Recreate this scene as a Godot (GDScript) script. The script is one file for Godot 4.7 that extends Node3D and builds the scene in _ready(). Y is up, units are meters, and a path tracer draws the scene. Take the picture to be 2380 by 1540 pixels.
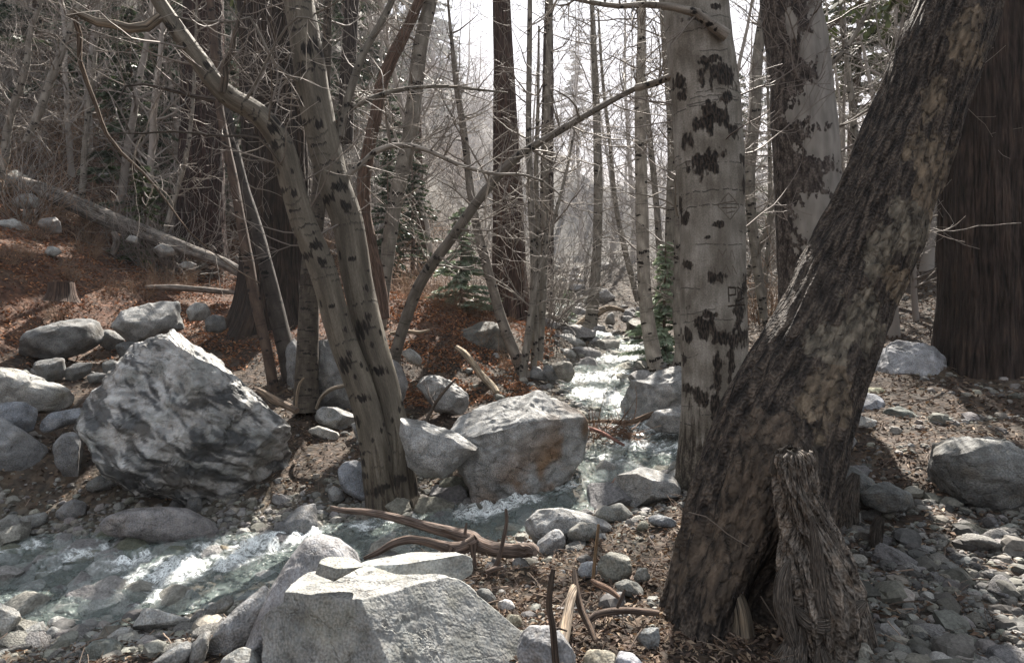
extends Node3D
# A creek in a wooded canyon: backlit alders, cedars and boulders. y up, metres; the eye is 1.65 m above the near bank.

const FPX := 1651.3                      # focal length in units of a 2379 x 1540 view of the photograph
const EYE := Vector3(0, 1.65, 0)
const PITCH := -5.0
var cam_basis := Basis(Vector3.RIGHT, deg_to_rad(PITCH))
var names := {}
var M := {}
var rng := RandomNumberGenerator.new()
var n_bump := FastNoiseLite.new()
var n_big := FastNoiseLite.new()
var n_cell := FastNoiseLite.new()
var n_block := FastNoiseLite.new()
var n_ridge := FastNoiseLite.new()

# ------------------------------------------------------------------ mesh collector
class MB:
	var v := PackedVector3Array()
	var n := PackedVector3Array()
	var t := PackedVector2Array()
	var c := PackedColorArray()
	var i := PackedInt32Array()

	func tube(p: PackedVector3Array, r: PackedFloat32Array, sides: int, col := Color.WHITE, cap := true) -> void:
		var m := p.size()
		var e1 := Vector3.ZERO
		var along := 0.0
		var first := v.size()
		for j in m:
			var d := (p[mini(j + 1, m - 1)] - p[maxi(j - 1, 0)]).normalized()
			if j == 0:
				e1 = d.cross(Vector3.RIGHT if absf(d.x) < 0.7 else Vector3.UP).normalized()
			else:
				along += p[j].distance_to(p[j - 1])
				e1 = (e1 - d * e1.dot(d)).normalized()
			var e2 := d.cross(e1)
			for k in sides + 1:
				var a := TAU * k / sides
				var o := e1 * cos(a) + e2 * sin(a)
				v.push_back(p[j] + o * r[j])
				n.push_back(o)
				t.push_back(Vector2(float(k) / sides, along))
				c.push_back(col)
		for j in m - 1:
			for k in sides:
				var a := first + j * (sides + 1) + k
				var b := a + sides + 1
				i.append_array([a, b, b + 1, a, b + 1, a + 1])
		if cap and r[m - 1] > 0.006:
			for e in [0, m - 1]:
				var q := v.size()
				var d := (p[1] - p[0]).normalized() * -1.0 if e == 0 else (p[m - 1] - p[m - 2]).normalized()
				v.push_back(p[e] + d * r[e] * 0.25); n.push_back(d); t.push_back(Vector2(0.5, 0)); c.push_back(col)
				for k in sides:
					v.push_back(v[first + e * (sides + 1) + k]); n.push_back(d); t.push_back(Vector2(float(k) / sides, 0)); c.push_back(col)
				for k in sides:
					var k2 := (k + 1) % sides
					if e == 0: i.append_array([q, q + 1 + k, q + 1 + k2])
					else: i.append_array([q, q + 1 + k2, q + 1 + k])

	func tri(a: Vector3, b: Vector3, d: Vector3, nn: Vector3, col := Color.WHITE) -> void:
		var f := v.size()
		v.push_back(a); v.push_back(b); v.push_back(d)
		for k in 3:
			n.push_back(nn); t.push_back(Vector2.ZERO); c.push_back(col)
		if (d - a).cross(b - a).dot(nn) > 0.0: i.append_array([f, f + 1, f + 2])
		else: i.append_array([f, f + 2, f + 1])

	func smooth(from := 0) -> void:
		n.resize(v.size())
		for k in range(from, n.size()): n[k] = Vector3.ZERO
		for k in range(0, i.size(), 3):
			var f := (v[i[k + 2]] - v[i[k]]).cross(v[i[k + 1]] - v[i[k]])
			n[i[k]] += f; n[i[k + 1]] += f; n[i[k + 2]] += f
		for k in range(from, n.size()): n[k] = n[k].normalized()

	func mesh(base := Vector3.ZERO) -> ArrayMesh:
		var a := []
		a.resize(Mesh.ARRAY_MAX)
		if base != Vector3.ZERO:
			for k in v.size(): v[k] -= base
		a[Mesh.ARRAY_VERTEX] = v; a[Mesh.ARRAY_NORMAL] = n; a[Mesh.ARRAY_TEX_UV] = t; a[Mesh.ARRAY_COLOR] = c; a[Mesh.ARRAY_INDEX] = i
		var m := ArrayMesh.new()
		m.add_surface_from_arrays(Mesh.PRIMITIVE_TRIANGLES, a)
		return m

# ------------------------------------------------------------------ scene tree
func numbered(called: String) -> String:
	var k: int = names.get(called, 0)
	names[called] = k + 1
	return called if k == 0 else "%s_%03d" % [called, k]

func tag(o: Node3D, label: String, category: String, group := "") -> Node3D:
	o.set_meta("label", label); o.set_meta("category", category)
	if group: o.set_meta("group", group)
	return o

func thing(called: String, base: Vector3, label: String, category: String, group := "") -> Node3D:
	var o := Node3D.new()
	o.name = numbered(called)
	add_child(o)
	o.position = base
	return tag(o, label, category, group)

func part(of: Node3D, called: String, mb: MB, m: Material, stuff := false) -> MeshInstance3D:
	var o := MeshInstance3D.new()
	o.name = called
	o.mesh = mb.mesh(of.position)
	o.material_override = m
	if stuff: o.set_meta("kind", "stuff")
	of.add_child(o, true)
	return o

func solo(called: String, mb: MB, m: Material, base: Vector3, label: String, category: String, group := "") -> MeshInstance3D:
	var o := MeshInstance3D.new()
	o.name = numbered(called)
	o.mesh = mb.mesh(base)
	o.material_override = m
	add_child(o)
	o.position = base
	tag(o, label, category, group)
	return o

func mass(called: String, m: Mesh, material: Material, where: Array, tints: PackedColorArray, label: String, category: String) -> void:
	var mm := MultiMesh.new()
	mm.transform_format = MultiMesh.TRANSFORM_3D
	mm.use_colors = true
	mm.mesh = m
	mm.instance_count = where.size()
	var buf := PackedFloat32Array()
	buf.resize(where.size() * 16)
	for k in where.size():
		var x: Transform3D = where[k]
		var q := k * 16
		for row in 3:
			buf[q + row * 4] = x.basis.x[row]; buf[q + row * 4 + 1] = x.basis.y[row]; buf[q + row * 4 + 2] = x.basis.z[row]; buf[q + row * 4 + 3] = x.origin[row]
		var tc := tints[k]
		buf[q + 12] = tc.r; buf[q + 13] = tc.g; buf[q + 14] = tc.b; buf[q + 15] = 1.0
	mm.buffer = buf
	var o := MultiMeshInstance3D.new()
	o.name = numbered(called)
	o.multimesh = mm
	o.material_override = material
	o.set_meta("kind", "stuff")
	add_child(o)
	tag(o, label, category)

func copy(o: Node3D, where: Transform3D, label := "", group := "") -> Node3D:
	var r: Node3D = o.duplicate()
	r.name = numbered(str(o.name).rstrip("0123456789").trim_suffix("_"))
	add_child(r)
	r.transform = where
	if label: r.set_meta("label", label)
	if group: r.set_meta("group", group)
	return r

# ------------------------------------------------------------------ view geometry, used to lay things out
func ray(px: float, py: float) -> Vector3:
	return cam_basis * Vector3((px - 1189.5) / FPX, (770.0 - py) / FPX, -1.0)

func at(px: float, py: float, d: float) -> Vector3:
	return EYE + ray(px, py) * d

func spot(px: float, py: float) -> Vector3:              # the ground seen there
	var r := ray(px, py)
	var d := 1.5
	var last := d
	while d < 140.0:
		var p := EYE + r * d
		if p.y < ground(p.x, p.z):
			for k in 12:
				var h := (d + last) / 2.0
				p = EYE + r * h
				if p.y < ground(p.x, p.z): d = h
				else: last = h
			return EYE + r * d
		last = d
		d *= 1.02
	return EYE + r * d

func depth_of(p: Vector3) -> float:
	return (p - EYE).dot(-cam_basis.z)

# ------------------------------------------------------------------ the lie of the land: (bearing column, distance, height)
const LIE := [
	[1190, 0.3, 0], [600, 2.5, -0.1], [1200, 2.9, 0], [1700, 3, 0.02], [2200, 3, 0.05], [2379, 4, 0.1], [100, 3.4, -0.36], [500, 3.4, -0.26], [1250, 3.6, -0.1], [1450, 4.5, -0.1], [1550, 5.05, -0.05],
	[2050, 3.8, 0.05], [2050, 4.96, 0.2], [2050, 5.9, 0.3], [2050, 6.9, 0.4], [2379, 7, 0.6], [2200, 8.1, 0.8], [1760, 10.9, 0.5], [1760, 16.5, 0.9], [30, 6.15, -0.35], [300, 6.2, -0.4], [100, 8.1, 0.3], [350, 8.3, 0.22], [500, 9.5, 0.5],
	[100, 9.5, 0.68], [300, 11, 1.02], [0, 10, 1.7], [100, 12, 2.2], [0, 14, 3.3], [300, 13.5, 1.86], [500, 15, 1.75], [630, 10.6, 0.85], [900, 9, 0.15], [760, 8.2, -0.03], [905, 6.2, -0.28], [1000, 9.9, 0.6], [960, 11.5, 1.2],
	[1120, 13.5, 0.9], [1190, 12.9, 0.75], [1215, 9.8, 0.22], [1340, 15.5, 0.4], [1420, 18, 0.62], [1300, 19, 0.8], [1560, 13, 0.4], [1600, 8, 0.1], [-500, 6, 0.3], [-500, 9, 2.2],
	[1350, 30, 2.0], [1350, 60, 5], [1100, 25, 3], [900, 25, 6], [600, 25, 8.5], [300, 22, 8], [0, 20, 8], [1700, 25, 2.2], [2000, 20, 2.4], [2379, 15, 2.6], [2379, 30, 7], [1700, 60, 7], [2379, 60, 18], [3400, 20, 7], [-1200, 20, 12],
	[1020, 60, 15], [800, 50, 22], [500, 50, 32], [0, 42, 33], [1180, 85, 11], [1400, 110, 14], [1700, 105, 16], [2000, 90, 20], [2379, 85, 26], [500, 110, 45], [0, 100, 45], [1020, 120, 30], [1400, 150, 22], [2379, 130, 34],
]
const BEHIND := [[-10, 10, 3], [10, 10, 2], [0, 10, 0.4], [0, 60, 8], [-60, 0, 25], [60, 0, 20], [-15, 0, 5], [12, 0, 2.5], [-6, 0, 0.6], [5, 0, 0.3], [0, 4, 0], [-60, 60, 25], [60, 60, 20], [-140, 0, 40], [140, 0, 36], [0, 140, 16]]
# the creek: bearing column, distance, water level, half width
const CREEK := [
	[-900, 4.3, -0.66, 1.0], [-500, 4.6, -0.63, 0.95], [-100, 4.95, -0.59, 0.85], [200, 5.0, -0.56, 0.78], [420, 5.0, -0.53, 0.68], [620, 5.12, -0.47, 0.52], [850, 5.4, -0.42, 0.42], [1050, 5.48, -0.37, 0.4], [1220, 5.55, -0.25, 0.4],
	[1370, 5.95, -0.17, 0.4], [1470, 6.6, -0.12, 0.42], [1530, 7.3, -0.06, 0.56], [1490, 8.2, -0.01, 0.5], [1410, 9.2, 0.05, 0.5], [1390, 10.4, 0.1, 0.46], [1440, 11.6, 0.17, 0.4], [1470, 12.6, 0.21, 0.4], [1430, 14, 0.27, 0.36],
	[1330, 15.3, 0.4, 0.4], [1290, 17, 0.55, 0.4], [1320, 20, 0.8, 0.4],
]
var lie_x := PackedFloat32Array()
var lie_z := PackedFloat32Array()
var lie_w := PackedFloat32Array()
var lie_0 := 0.0
var creek: Array[Vector3] = []     # x, z, level
var creek_w := PackedFloat32Array()

func survey() -> void:
	var y := PackedFloat64Array()
	for q in LIE:
		lie_x.push_back((q[0] - 1189.5) / FPX * q[1]); lie_z.push_back(-q[1]); y.push_back(q[2])
	for q in BEHIND:
		lie_x.push_back(q[0]); lie_z.push_back(q[1]); y.push_back(q[2])
	var m := y.size() + 1
	var a := []
	for r in m:
		var row := PackedFloat64Array()
		row.resize(m + 1)
		for k in m - 1:
			row[k] = 1.0 if r == m - 1 else sqrt((lie_x[r] - lie_x[k]) ** 2 + (lie_z[r] - lie_z[k]) ** 2 + 0.25)
		row[m - 1] = 0.0 if r == m - 1 else 1.0
		row[m] = 0.0 if r == m - 1 else y[r]
		a.push_back(row)
	for k in m:
		var best := k
		for r in range(k + 1, m):
			if absf(a[r][k]) > absf(a[best][k]): best = r
		var swap = a[k]; a[k] = a[best]; a[best] = swap
		var pk: PackedFloat64Array = a[k]
		for r in m:
			if r == k: continue
			var pr: PackedFloat64Array = a[r]
			var f := pr[k] / pk[k]
			if f == 0.0: continue
			for j in range(k, m + 1): pr[j] -= f * pk[j]
			a[r] = pr
	for k in m - 1: lie_w.push_back(a[k][m] / a[k][k])
	lie_0 = a[m - 1][m] / a[m - 1][m - 1]
	var raw := []
	for q in CREEK: raw.push_back([Vector3((q[0] - 1189.5) / FPX * q[1], -q[1], q[2]), q[3]])
	for k in raw.size() - 1:                                 # a smooth line through them
		for s in 4:
			var f := s / 4.0
			var p0: Vector3 = raw[maxi(k - 1, 0)][0]
			var p3: Vector3 = raw[mini(k + 2, raw.size() - 1)][0]
			creek.push_back(raw[k][0].cubic_interpolate(raw[k + 1][0], p0, p3, f))
			creek_w.push_back(lerpf(raw[k][1], raw[k + 1][1], f))

var near_level := 0.0
var near_side := 0.0        # distance from the middle of the creek over its half width
var near_bank := 0.0        # metres beyond the water's edge
func to_creek(x: float, z: float) -> void:
	var best := 1e9
	for k in creek.size() - 1:
		var ax := creek[k].x
		var az := creek[k].y
		var bx := creek[k + 1].x - ax
		var bz := creek[k + 1].y - az
		var f := clampf(((x - ax) * bx + (z - az) * bz) / (bx * bx + bz * bz), 0.0, 1.0)
		var d := sqrt((x - ax - f * bx) ** 2 + (z - az - f * bz) ** 2)
		var w := lerpf(creek_w[k], creek_w[k + 1], f)
		if d - w < best:
			best = d - w
			near_level = lerpf(creek[k].z, creek[k + 1].z, f)
			near_side = d / w
			near_bank = d - w

func ground(x: float, z: float) -> float:
	var y := lie_0
	for k in lie_x.size():
		var dx := x - lie_x[k]
		var dz := z - lie_z[k]
		y += lie_w[k] * sqrt(dx * dx + dz * dz + 0.25)
	var d := sqrt(x * x + z * z)
	y += n_big.get_noise_2d(x * 2.2, z * 2.2) * 0.06 + n_bump.get_noise_2d(x, z) * 0.022
	if d > 14.0: y += n_big.get_noise_2d(x * 0.35, z * 0.35) * minf((d - 14.0) * 0.07, 3.0)
	if d < 26.0 and z < 1.0:
		to_creek(x, z)
		if near_side < 1.0:
			return near_level - 0.03 - 0.15 * (1.0 - near_side * near_side) + n_bump.get_noise_2d(x * 1.7, z * 1.7) * 0.035
		if near_bank < 1.0:
			y = lerpf(near_level - 0.03 + n_bump.get_noise_2d(x, z) * 0.03, y, smoothstep(0.0, 1.0, near_bank))
	return y

func normal_at(x: float, z: float, e := 0.06) -> Vector3:
	var h := ground(x, z)
	return Vector3(h - ground(x + e, z), e, h - ground(x, z + e)).normalized()

func rnd(a: float, b: float) -> float:
	return rng.randf_range(a, b)

func rvec() -> Vector3:
	return Vector3(rng.randf_range(-1, 1), rng.randf_range(-1, 1), rng.randf_range(-1, 1))

# ------------------------------------------------------------------ procedural textures
func noise(s: int, freq: float, octaves := 4, kind := FastNoiseLite.TYPE_SIMPLEX_SMOOTH, fractal := FastNoiseLite.FRACTAL_FBM) -> FastNoiseLite:
	var f := FastNoiseLite.new()
	f.seed = s; f.noise_type = kind; f.frequency = freq; f.fractal_type = fractal; f.fractal_octaves = octaves
	return f

func grain(f: FastNoiseLite, w: int, h: int) -> PackedByteArray:
	var im := f.get_seamless_image(w, h, false, false, 0.15, true)
	im.convert(Image.FORMAT_L8)
	return im.get_data()

func stretch_grain(f: FastNoiseLite, w: int, h: int, sx: int, sy: int) -> PackedByteArray:   # grain drawn small, then pulled out along one side
	var im := f.get_seamless_image(w / sx, h / sy, false, false, 0.15, true)
	im.convert(Image.FORMAT_L8)
	im.resize(w, h, Image.INTERPOLATE_CUBIC)
	return im.get_data()

func picture(w: int, h: int, rgb: PackedByteArray) -> ImageTexture:
	return ImageTexture.create_from_image(Image.create_from_data(w, h, false, Image.FORMAT_RGB8, rgb))

func relief(w: int, h: int, l: PackedByteArray) -> ImageTexture:
	return ImageTexture.create_from_image(Image.create_from_data(w, h, false, Image.FORMAT_L8, l))

func b8(x: float) -> int:
	return clampi(int(x), 0, 255)

func mat(called: String, tint: Color, rough: float, tex: Texture2D = null, height: Texture2D = null, cm := 1.0, scale := Vector3.ZERO, spec := 0.4) -> StandardMaterial3D:
	var m := StandardMaterial3D.new()
	m.resource_name = called
	m.albedo_color = tint
	m.vertex_color_use_as_albedo = true
	m.roughness = rough
	m.metallic_specular = spec
	if tex: m.albedo_texture = tex
	if height:
		m.heightmap_enabled = true
		m.heightmap_texture = height
		m.heightmap_scale = cm
	if scale != Vector3.ZERO:
		m.uv1_triplanar = true
		m.uv1_scale = scale
	M[called] = m
	return m

# tileable pairs of colour and relief; the colours lie about white so that vertex colours carry the tone
func rock_maps(s: int, speck: float, crack: float, vein: float) -> Array:
	var w := 512
	var big := grain(noise(s, 0.008, 5), w, w)
	var fine := grain(noise(s + 1, 0.12, 3), w, w)
	var cell := noise(s + 2, 0.011, 1, FastNoiseLite.TYPE_CELLULAR, FastNoiseLite.FRACTAL_NONE)
	cell.cellular_return_type = FastNoiseLite.RETURN_DISTANCE2_SUB
	cell.domain_warp_enabled = true
	cell.domain_warp_amplitude = 40.0
	cell.domain_warp_frequency = 0.012
	var cracks := grain(cell, w, w)
	var vn := noise(s + 3, 0.012, 4, FastNoiseLite.TYPE_SIMPLEX_SMOOTH, FastNoiseLite.FRACTAL_RIDGED)
	vn.domain_warp_enabled = true
	vn.domain_warp_amplitude = 25.0
	var veins := stretch_grain(vn, w, w, 2, 1)
	var rgb := PackedByteArray(); rgb.resize(w * w * 3)
	var hl := PackedByteArray(); hl.resize(w * w)
	for k in w * w:
		var q := cracks[k] / 255.0
		var line := clampf(1.0 - q * 14.0, 0.0, 1.0) * crack * clampf((big[(k + 9000) % (w * w)] - 105.0) / 30.0, 0.0, 1.0)
		var f := fine[k] - 128.0
		var g := 205.0 + (big[k] - 128.0) * 0.42 + f * speck + (veins[k] - 128.0) * vein - line * 75.0
		var warm := (big[(k * 7 + 311) % (w * w)] - 128.0) * 0.05
		rgb[k * 3] = b8(g + warm); rgb[k * 3 + 1] = b8(g); rgb[k * 3 + 2] = b8(g - warm)
		hl[k] = b8(128.0 + (big[k] - 128.0) * 0.8 + f * 0.16 + (veins[k] - 128.0) * vein * 0.4 - line * 80.0)
	return [picture(w, w, rgb), relief(w, w, hl)]

func litter_maps(s: int) -> Array:
	var w := 512
	var cell := noise(s, 0.05, 1, FastNoiseLite.TYPE_CELLULAR, FastNoiseLite.FRACTAL_NONE)
	cell.cellular_return_type = FastNoiseLite.RETURN_CELL_VALUE
	var a := grain(cell, w, w)
	cell.cellular_return_type = FastNoiseLite.RETURN_DISTANCE
	var d := grain(cell, w, w)
	var big := grain(noise(s + 5, 0.02, 4), w, w)
	var rgb := PackedByteArray(); rgb.resize(w * w * 3)
	var hl := PackedByteArray(); hl.resize(w * w)
	for k in w * w:
		var g := 175.0 + (a[k] - 128.0) * 0.45 + (big[k] - 128.0) * 0.4
		var r := (a[(k + 3001) % (w * w)] - 128.0) * 0.07
		rgb[k * 3] = b8(g + r); rgb[k * 3 + 1] = b8(g); rgb[k * 3 + 2] = b8(g - r)
		hl[k] = b8(200.0 - d[k] * 0.6 + (a[k] - 128.0) * 0.4)
	return [picture(w, w, rgb), relief(w, w, hl)]

func fibre_maps(s: int, w: int, h: int, pull: int, deep: float) -> Array:     # stringy bark and weathered wood: u round, v along
	var a := stretch_grain(noise(s, 0.05, 4), w, h, 1, pull)
	var f := stretch_grain(noise(s + 1, 0.16, 3), w, h, 1, pull / 2)
	var rd := stretch_grain(noise(s + 3, 0.035, 3, FastNoiseLite.TYPE_SIMPLEX_SMOOTH, FastNoiseLite.FRACTAL_RIDGED), w, h, 1, pull)
	var big := grain(noise(s + 2, 0.01, 3), w, h)
	var rgb := PackedByteArray(); rgb.resize(w * h * 3)
	var hl := PackedByteArray(); hl.resize(w * h)
	for k in w * h:
		var crease := maxf(0.0, rd[k] - 165.0) * deep
		var g := 190.0 + (a[k] - 128.0) * 0.55 + (f[k] - 128.0) * 0.45 + (big[k] - 128.0) * 0.3 - crease * 1.3
		var warm := absf((big[k] - 128.0) * 0.09 + (a[k] - 128.0) * 0.06)
		rgb[k * 3] = b8(g + warm); rgb[k * 3 + 1] = b8(g); rgb[k * 3 + 2] = b8(g - warm)
		hl[k] = b8(150.0 + (a[k] - 128.0) * 0.6 + (f[k] - 128.0) * 0.4 - crease * 1.5)
	return [picture(w, h, rgb), relief(w, h, hl)]

# pale alder bark: smooth skin, creases round the stem, dark torn scars. wm, hm: metres that the picture covers; scars: [u, v, width m, height m]
class Bark:
	var w: int
	var h: int
	var wm: float
	var hm: float
	var rgb := PackedByteArray()
	var hl := PackedByteArray()
	var r := RandomNumberGenerator.new()
	var nz := FastNoiseLite.new()

	func put(x: int, y: int, col: Color, k: float, dh: float) -> void:
		if y < 0 or y >= h: return
		var q := y * w + posmod(x, w)
		rgb[q * 3] = int(lerpf(rgb[q * 3], col.r8, k)); rgb[q * 3 + 1] = int(lerpf(rgb[q * 3 + 1], col.g8, k)); rgb[q * 3 + 2] = int(lerpf(rgb[q * 3 + 2], col.b8, k))
		hl[q] = clampi(hl[q] + int(dh), 0, 255)

	func scar(u: float, v: float, sw: float, sh: float, col: Color, rag := 1.0) -> void:
		var cx := u * w
		var cy := v * h
		var rx := sw / wm * w * 0.5
		var ry := sh / hm * h * 0.5
		for yy in range(int(cy - ry * 2.2), int(cy + ry * 2.2)):
			for xx in range(int(cx - rx * 1.7), int(cx + rx * 1.7)):
				var dx := (xx - cx) / rx
				var dy := (yy - cy) / ry
				var tooth := nz.get_noise_2d(xx * 2.6 * 0.25 * 512.0 / w, yy * 0.16 + u * 900.0) * 1.15 * rag       # torn edges that run along the stem
				var lump := nz.get_noise_2d(xx * 0.35, yy * 0.35 + 500.0) * 0.75
				var e := 1.0 - sqrt(dx * dx + dy * dy) + tooth * 0.62 + lump
				if e > 0.0:
					var s := nz.get_noise_2d(xx * 1.9, yy * 0.6)
					put(xx, yy, col.darkened(clampf(0.2 - s * 1.1 + minf(e, 0.5) * 0.4, 0.0, 0.75)), clampf(e * 3.2, 0.0, 0.93), (10.0 + s * 90.0) * minf(e * 4.0, 1.0))

	func crease(u0: float, u1: float, v: float, sag: float, col: Color, k: float) -> void:
		var x0 := int(u0 * w)
		var x1 := int(u1 * w)
		for xx in range(x0, x1):
			var f := float(xx - x0) / maxi(x1 - x0, 1)
			var y := int(v * h + sag * h * sin(f * PI) + nz.get_noise_2d(xx * 0.4, v * 777.0) * 3.0)
			if nz.get_noise_2d(xx * 0.5, v * 3333.0) > -0.25:
				put(xx, y, col, k, -45.0); put(xx, y + 1, col, k * 0.8, -30.0); put(xx, y + 2, col, k * 0.35, -10.0); put(xx, y - 1, Color.WHITE, k * 0.14, 28.0); put(xx, y - 2, Color.WHITE, k * 0.08, 14.0)

	func stroke(a: Vector2, b: Vector2, col: Color, thick: int) -> void:
		var m := int(a.distance_to(b) * maxf(w, h)) + 1
		for k in m + 1:
			var q := a.lerp(b, float(k) / m)
			for ox in range(-thick / 2, thick - thick / 2):
				for oy in range(-thick / 2, thick - thick / 2): put(int(q.x * w) + ox, int(q.y * h) + oy, col, 0.55, -22.0)

	func maps() -> Array:
		return [ImageTexture.create_from_image(Image.create_from_data(w, h, false, Image.FORMAT_RGB8, rgb)), ImageTexture.create_from_image(Image.create_from_data(w, h, false, Image.FORMAT_L8, hl))]

func bark(s: int, w: int, h: int, wm: float, hm: float, skin: Color, shade: Color, creases: int) -> Bark:
	var b := Bark.new()
	b.w = w; b.h = h; b.wm = wm; b.hm = hm
	b.r.seed = s
	b.nz.seed = s; b.nz.frequency = 0.09; b.nz.fractal_octaves = 4
	var big := grain(noise(s, 0.012, 4), w, h)
	var run := stretch_grain(noise(s + 4, 0.07, 3), w, h, 1, 8)
	var fine := grain(noise(s + 2, 0.2, 2), w, h)
	b.rgb.resize(w * h * 3); b.hl.resize(w * h)
	for k in w * h:
		var f := clampf(0.45 + (big[k] - 128.0) / 150.0 + (run[k] - 128.0) / 900.0, 0.0, 1.0)
		var g := 1.0 + (fine[k] - 128.0) / 900.0 + (run[k] - 128.0) / 1800.0
		b.rgb[k * 3] = b8(lerpf(shade.r8, skin.r8, f) * g); b.rgb[k * 3 + 1] = b8(lerpf(shade.g8, skin.g8, f) * g); b.rgb[k * 3 + 2] = b8(lerpf(shade.b8, skin.b8, f) * g)
		b.hl[k] = b8(128.0 + (run[k] - 128.0) * 0.05 + (fine[k] - 128.0) * 0.1 + (big[k] - 128.0) * 0.15)
	for k in creases:
		var u := b.r.randf()
		b.crease(u, u + b.r.randf_range(0.08, 0.5), b.r.randf(), b.r.randf_range(-0.006, 0.008), shade.darkened(0.55), b.r.randf_range(0.35, 0.85))
	return b

func furrow(s: int, w: int, h: int, dark: Color, light: Color, pull: int) -> Array:   # plates and furrows of old bark: [bytes of colour, bytes of relief]
	var c := noise(s, 0.045, 2, FastNoiseLite.TYPE_CELLULAR, FastNoiseLite.FRACTAL_FBM)
	c.cellular_return_type = FastNoiseLite.RETURN_DISTANCE2_SUB
	c.domain_warp_enabled = true
	c.domain_warp_amplitude = 12.0
	c.domain_warp_frequency = 0.05
	var plates := stretch_grain(c, w, h, 1, pull)
	var tone := stretch_grain(noise(s + 1, 0.05, 4), w, h, 1, 2)
	var fine := grain(noise(s + 2, 0.15, 3), w, h)
	var rgb := PackedByteArray(); rgb.resize(w * h * 3)
	var hl := PackedByteArray(); hl.resize(w * h)
	for k in w * h:
		var p := clampf(plates[k] / 90.0, 0.0, 1.0)
		var f := clampf(p * 0.6 + (tone[k] - 128.0) / 170.0 + 0.15, 0.0, 1.0)
		var g := 1.0 + (fine[k] - 128.0) / 300.0
		rgb[k * 3] = b8(lerpf(dark.r8, light.r8, f) * g); rgb[k * 3 + 1] = b8(lerpf(dark.g8, light.g8, f) * g); rgb[k * 3 + 2] = b8(lerpf(dark.b8, light.b8, f) * g)
		hl[k] = b8(60.0 + p * 110.0 + (fine[k] - 128.0) * 0.35 + (tone[k] - 128.0) * 0.3)
	return [rgb, hl]

# ------------------------------------------------------------------ ground and water
func ground_tint(x: float, z: float, y: float) -> Color:
	var d := sqrt(x * x + z * z)
	var k := n_big.get_noise_2d(x * 3.0 + 70.0, z * 3.0)
	var sand := Color(0.135, 0.115, 0.088)
	var litter := Color(0.075, 0.052, 0.036)
	var red := Color(0.14, 0.07, 0.042)
	var hill := Color(0.1, 0.094, 0.08)
	var c := litter
	to_creek(x, z)
	var gravel := 1.0 - smoothstep(0.25, 1.1, near_bank + k * 0.8)
	var slope := smoothstep(0.35, 1.0, y + k * 0.35) * (1.0 - smoothstep(15.0, 24.0, d)) * (1.0 - smoothstep(-0.2, 1.6, x + z * 0.02))
	c = c.lerp(red, clampf(slope * 1.1, 0.0, 1.0))
	c = c.lerp(sand, clampf(gravel + smoothstep(0.1, 0.35, k) * 0.3, 0.0, 1.0))
	c = c.lerp(hill, smoothstep(16.0, 30.0, d))
	if near_side < 1.15: c = c.lerp(Color(0.07, 0.058, 0.04), 0.8)          # wet bed
	return c * (1.0 + k * 0.5)

func build_ground() -> void:
	var mb := MB.new()
	var bearings := PackedFloat32Array()
	var a := -46.0
	while a <= 46.0:
		bearings.push_back(deg_to_rad(a)); a += 0.36
	a = 50.0
	while a < 313.0:
		bearings.push_back(deg_to_rad(a)); a += 5.0
	var rings := PackedFloat32Array([0.02, 0.4, 0.9, 1.4, 1.9])
	var r := 2.2
	while r < 150.0:
		rings.push_back(r); r *= 1.016 if r < 24.0 else 1.035
	var m := bearings.size()
	for q in rings:
		for b in bearings:
			var x := sin(b) * q
			var z := -cos(b) * q
			var y := ground(x, z)
			mb.v.push_back(Vector3(x, y, z))
			mb.t.push_back(Vector2(x, z))
			mb.c.push_back(ground_tint(x, z, y))
	for j in rings.size() - 1:
		for k in m:
			var k2 := (k + 1) % m
			var p := j * m + k
			var q := j * m + k2
			mb.i.append_array([p, p + m, q + m, p, q + m, q])
	mb.smooth()
	var o := MeshInstance3D.new()
	o.name = "ground"
	o.mesh = mb.mesh()
	o.material_override = M.ground
	o.set_meta("kind", "structure")
	add_child(o)

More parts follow.
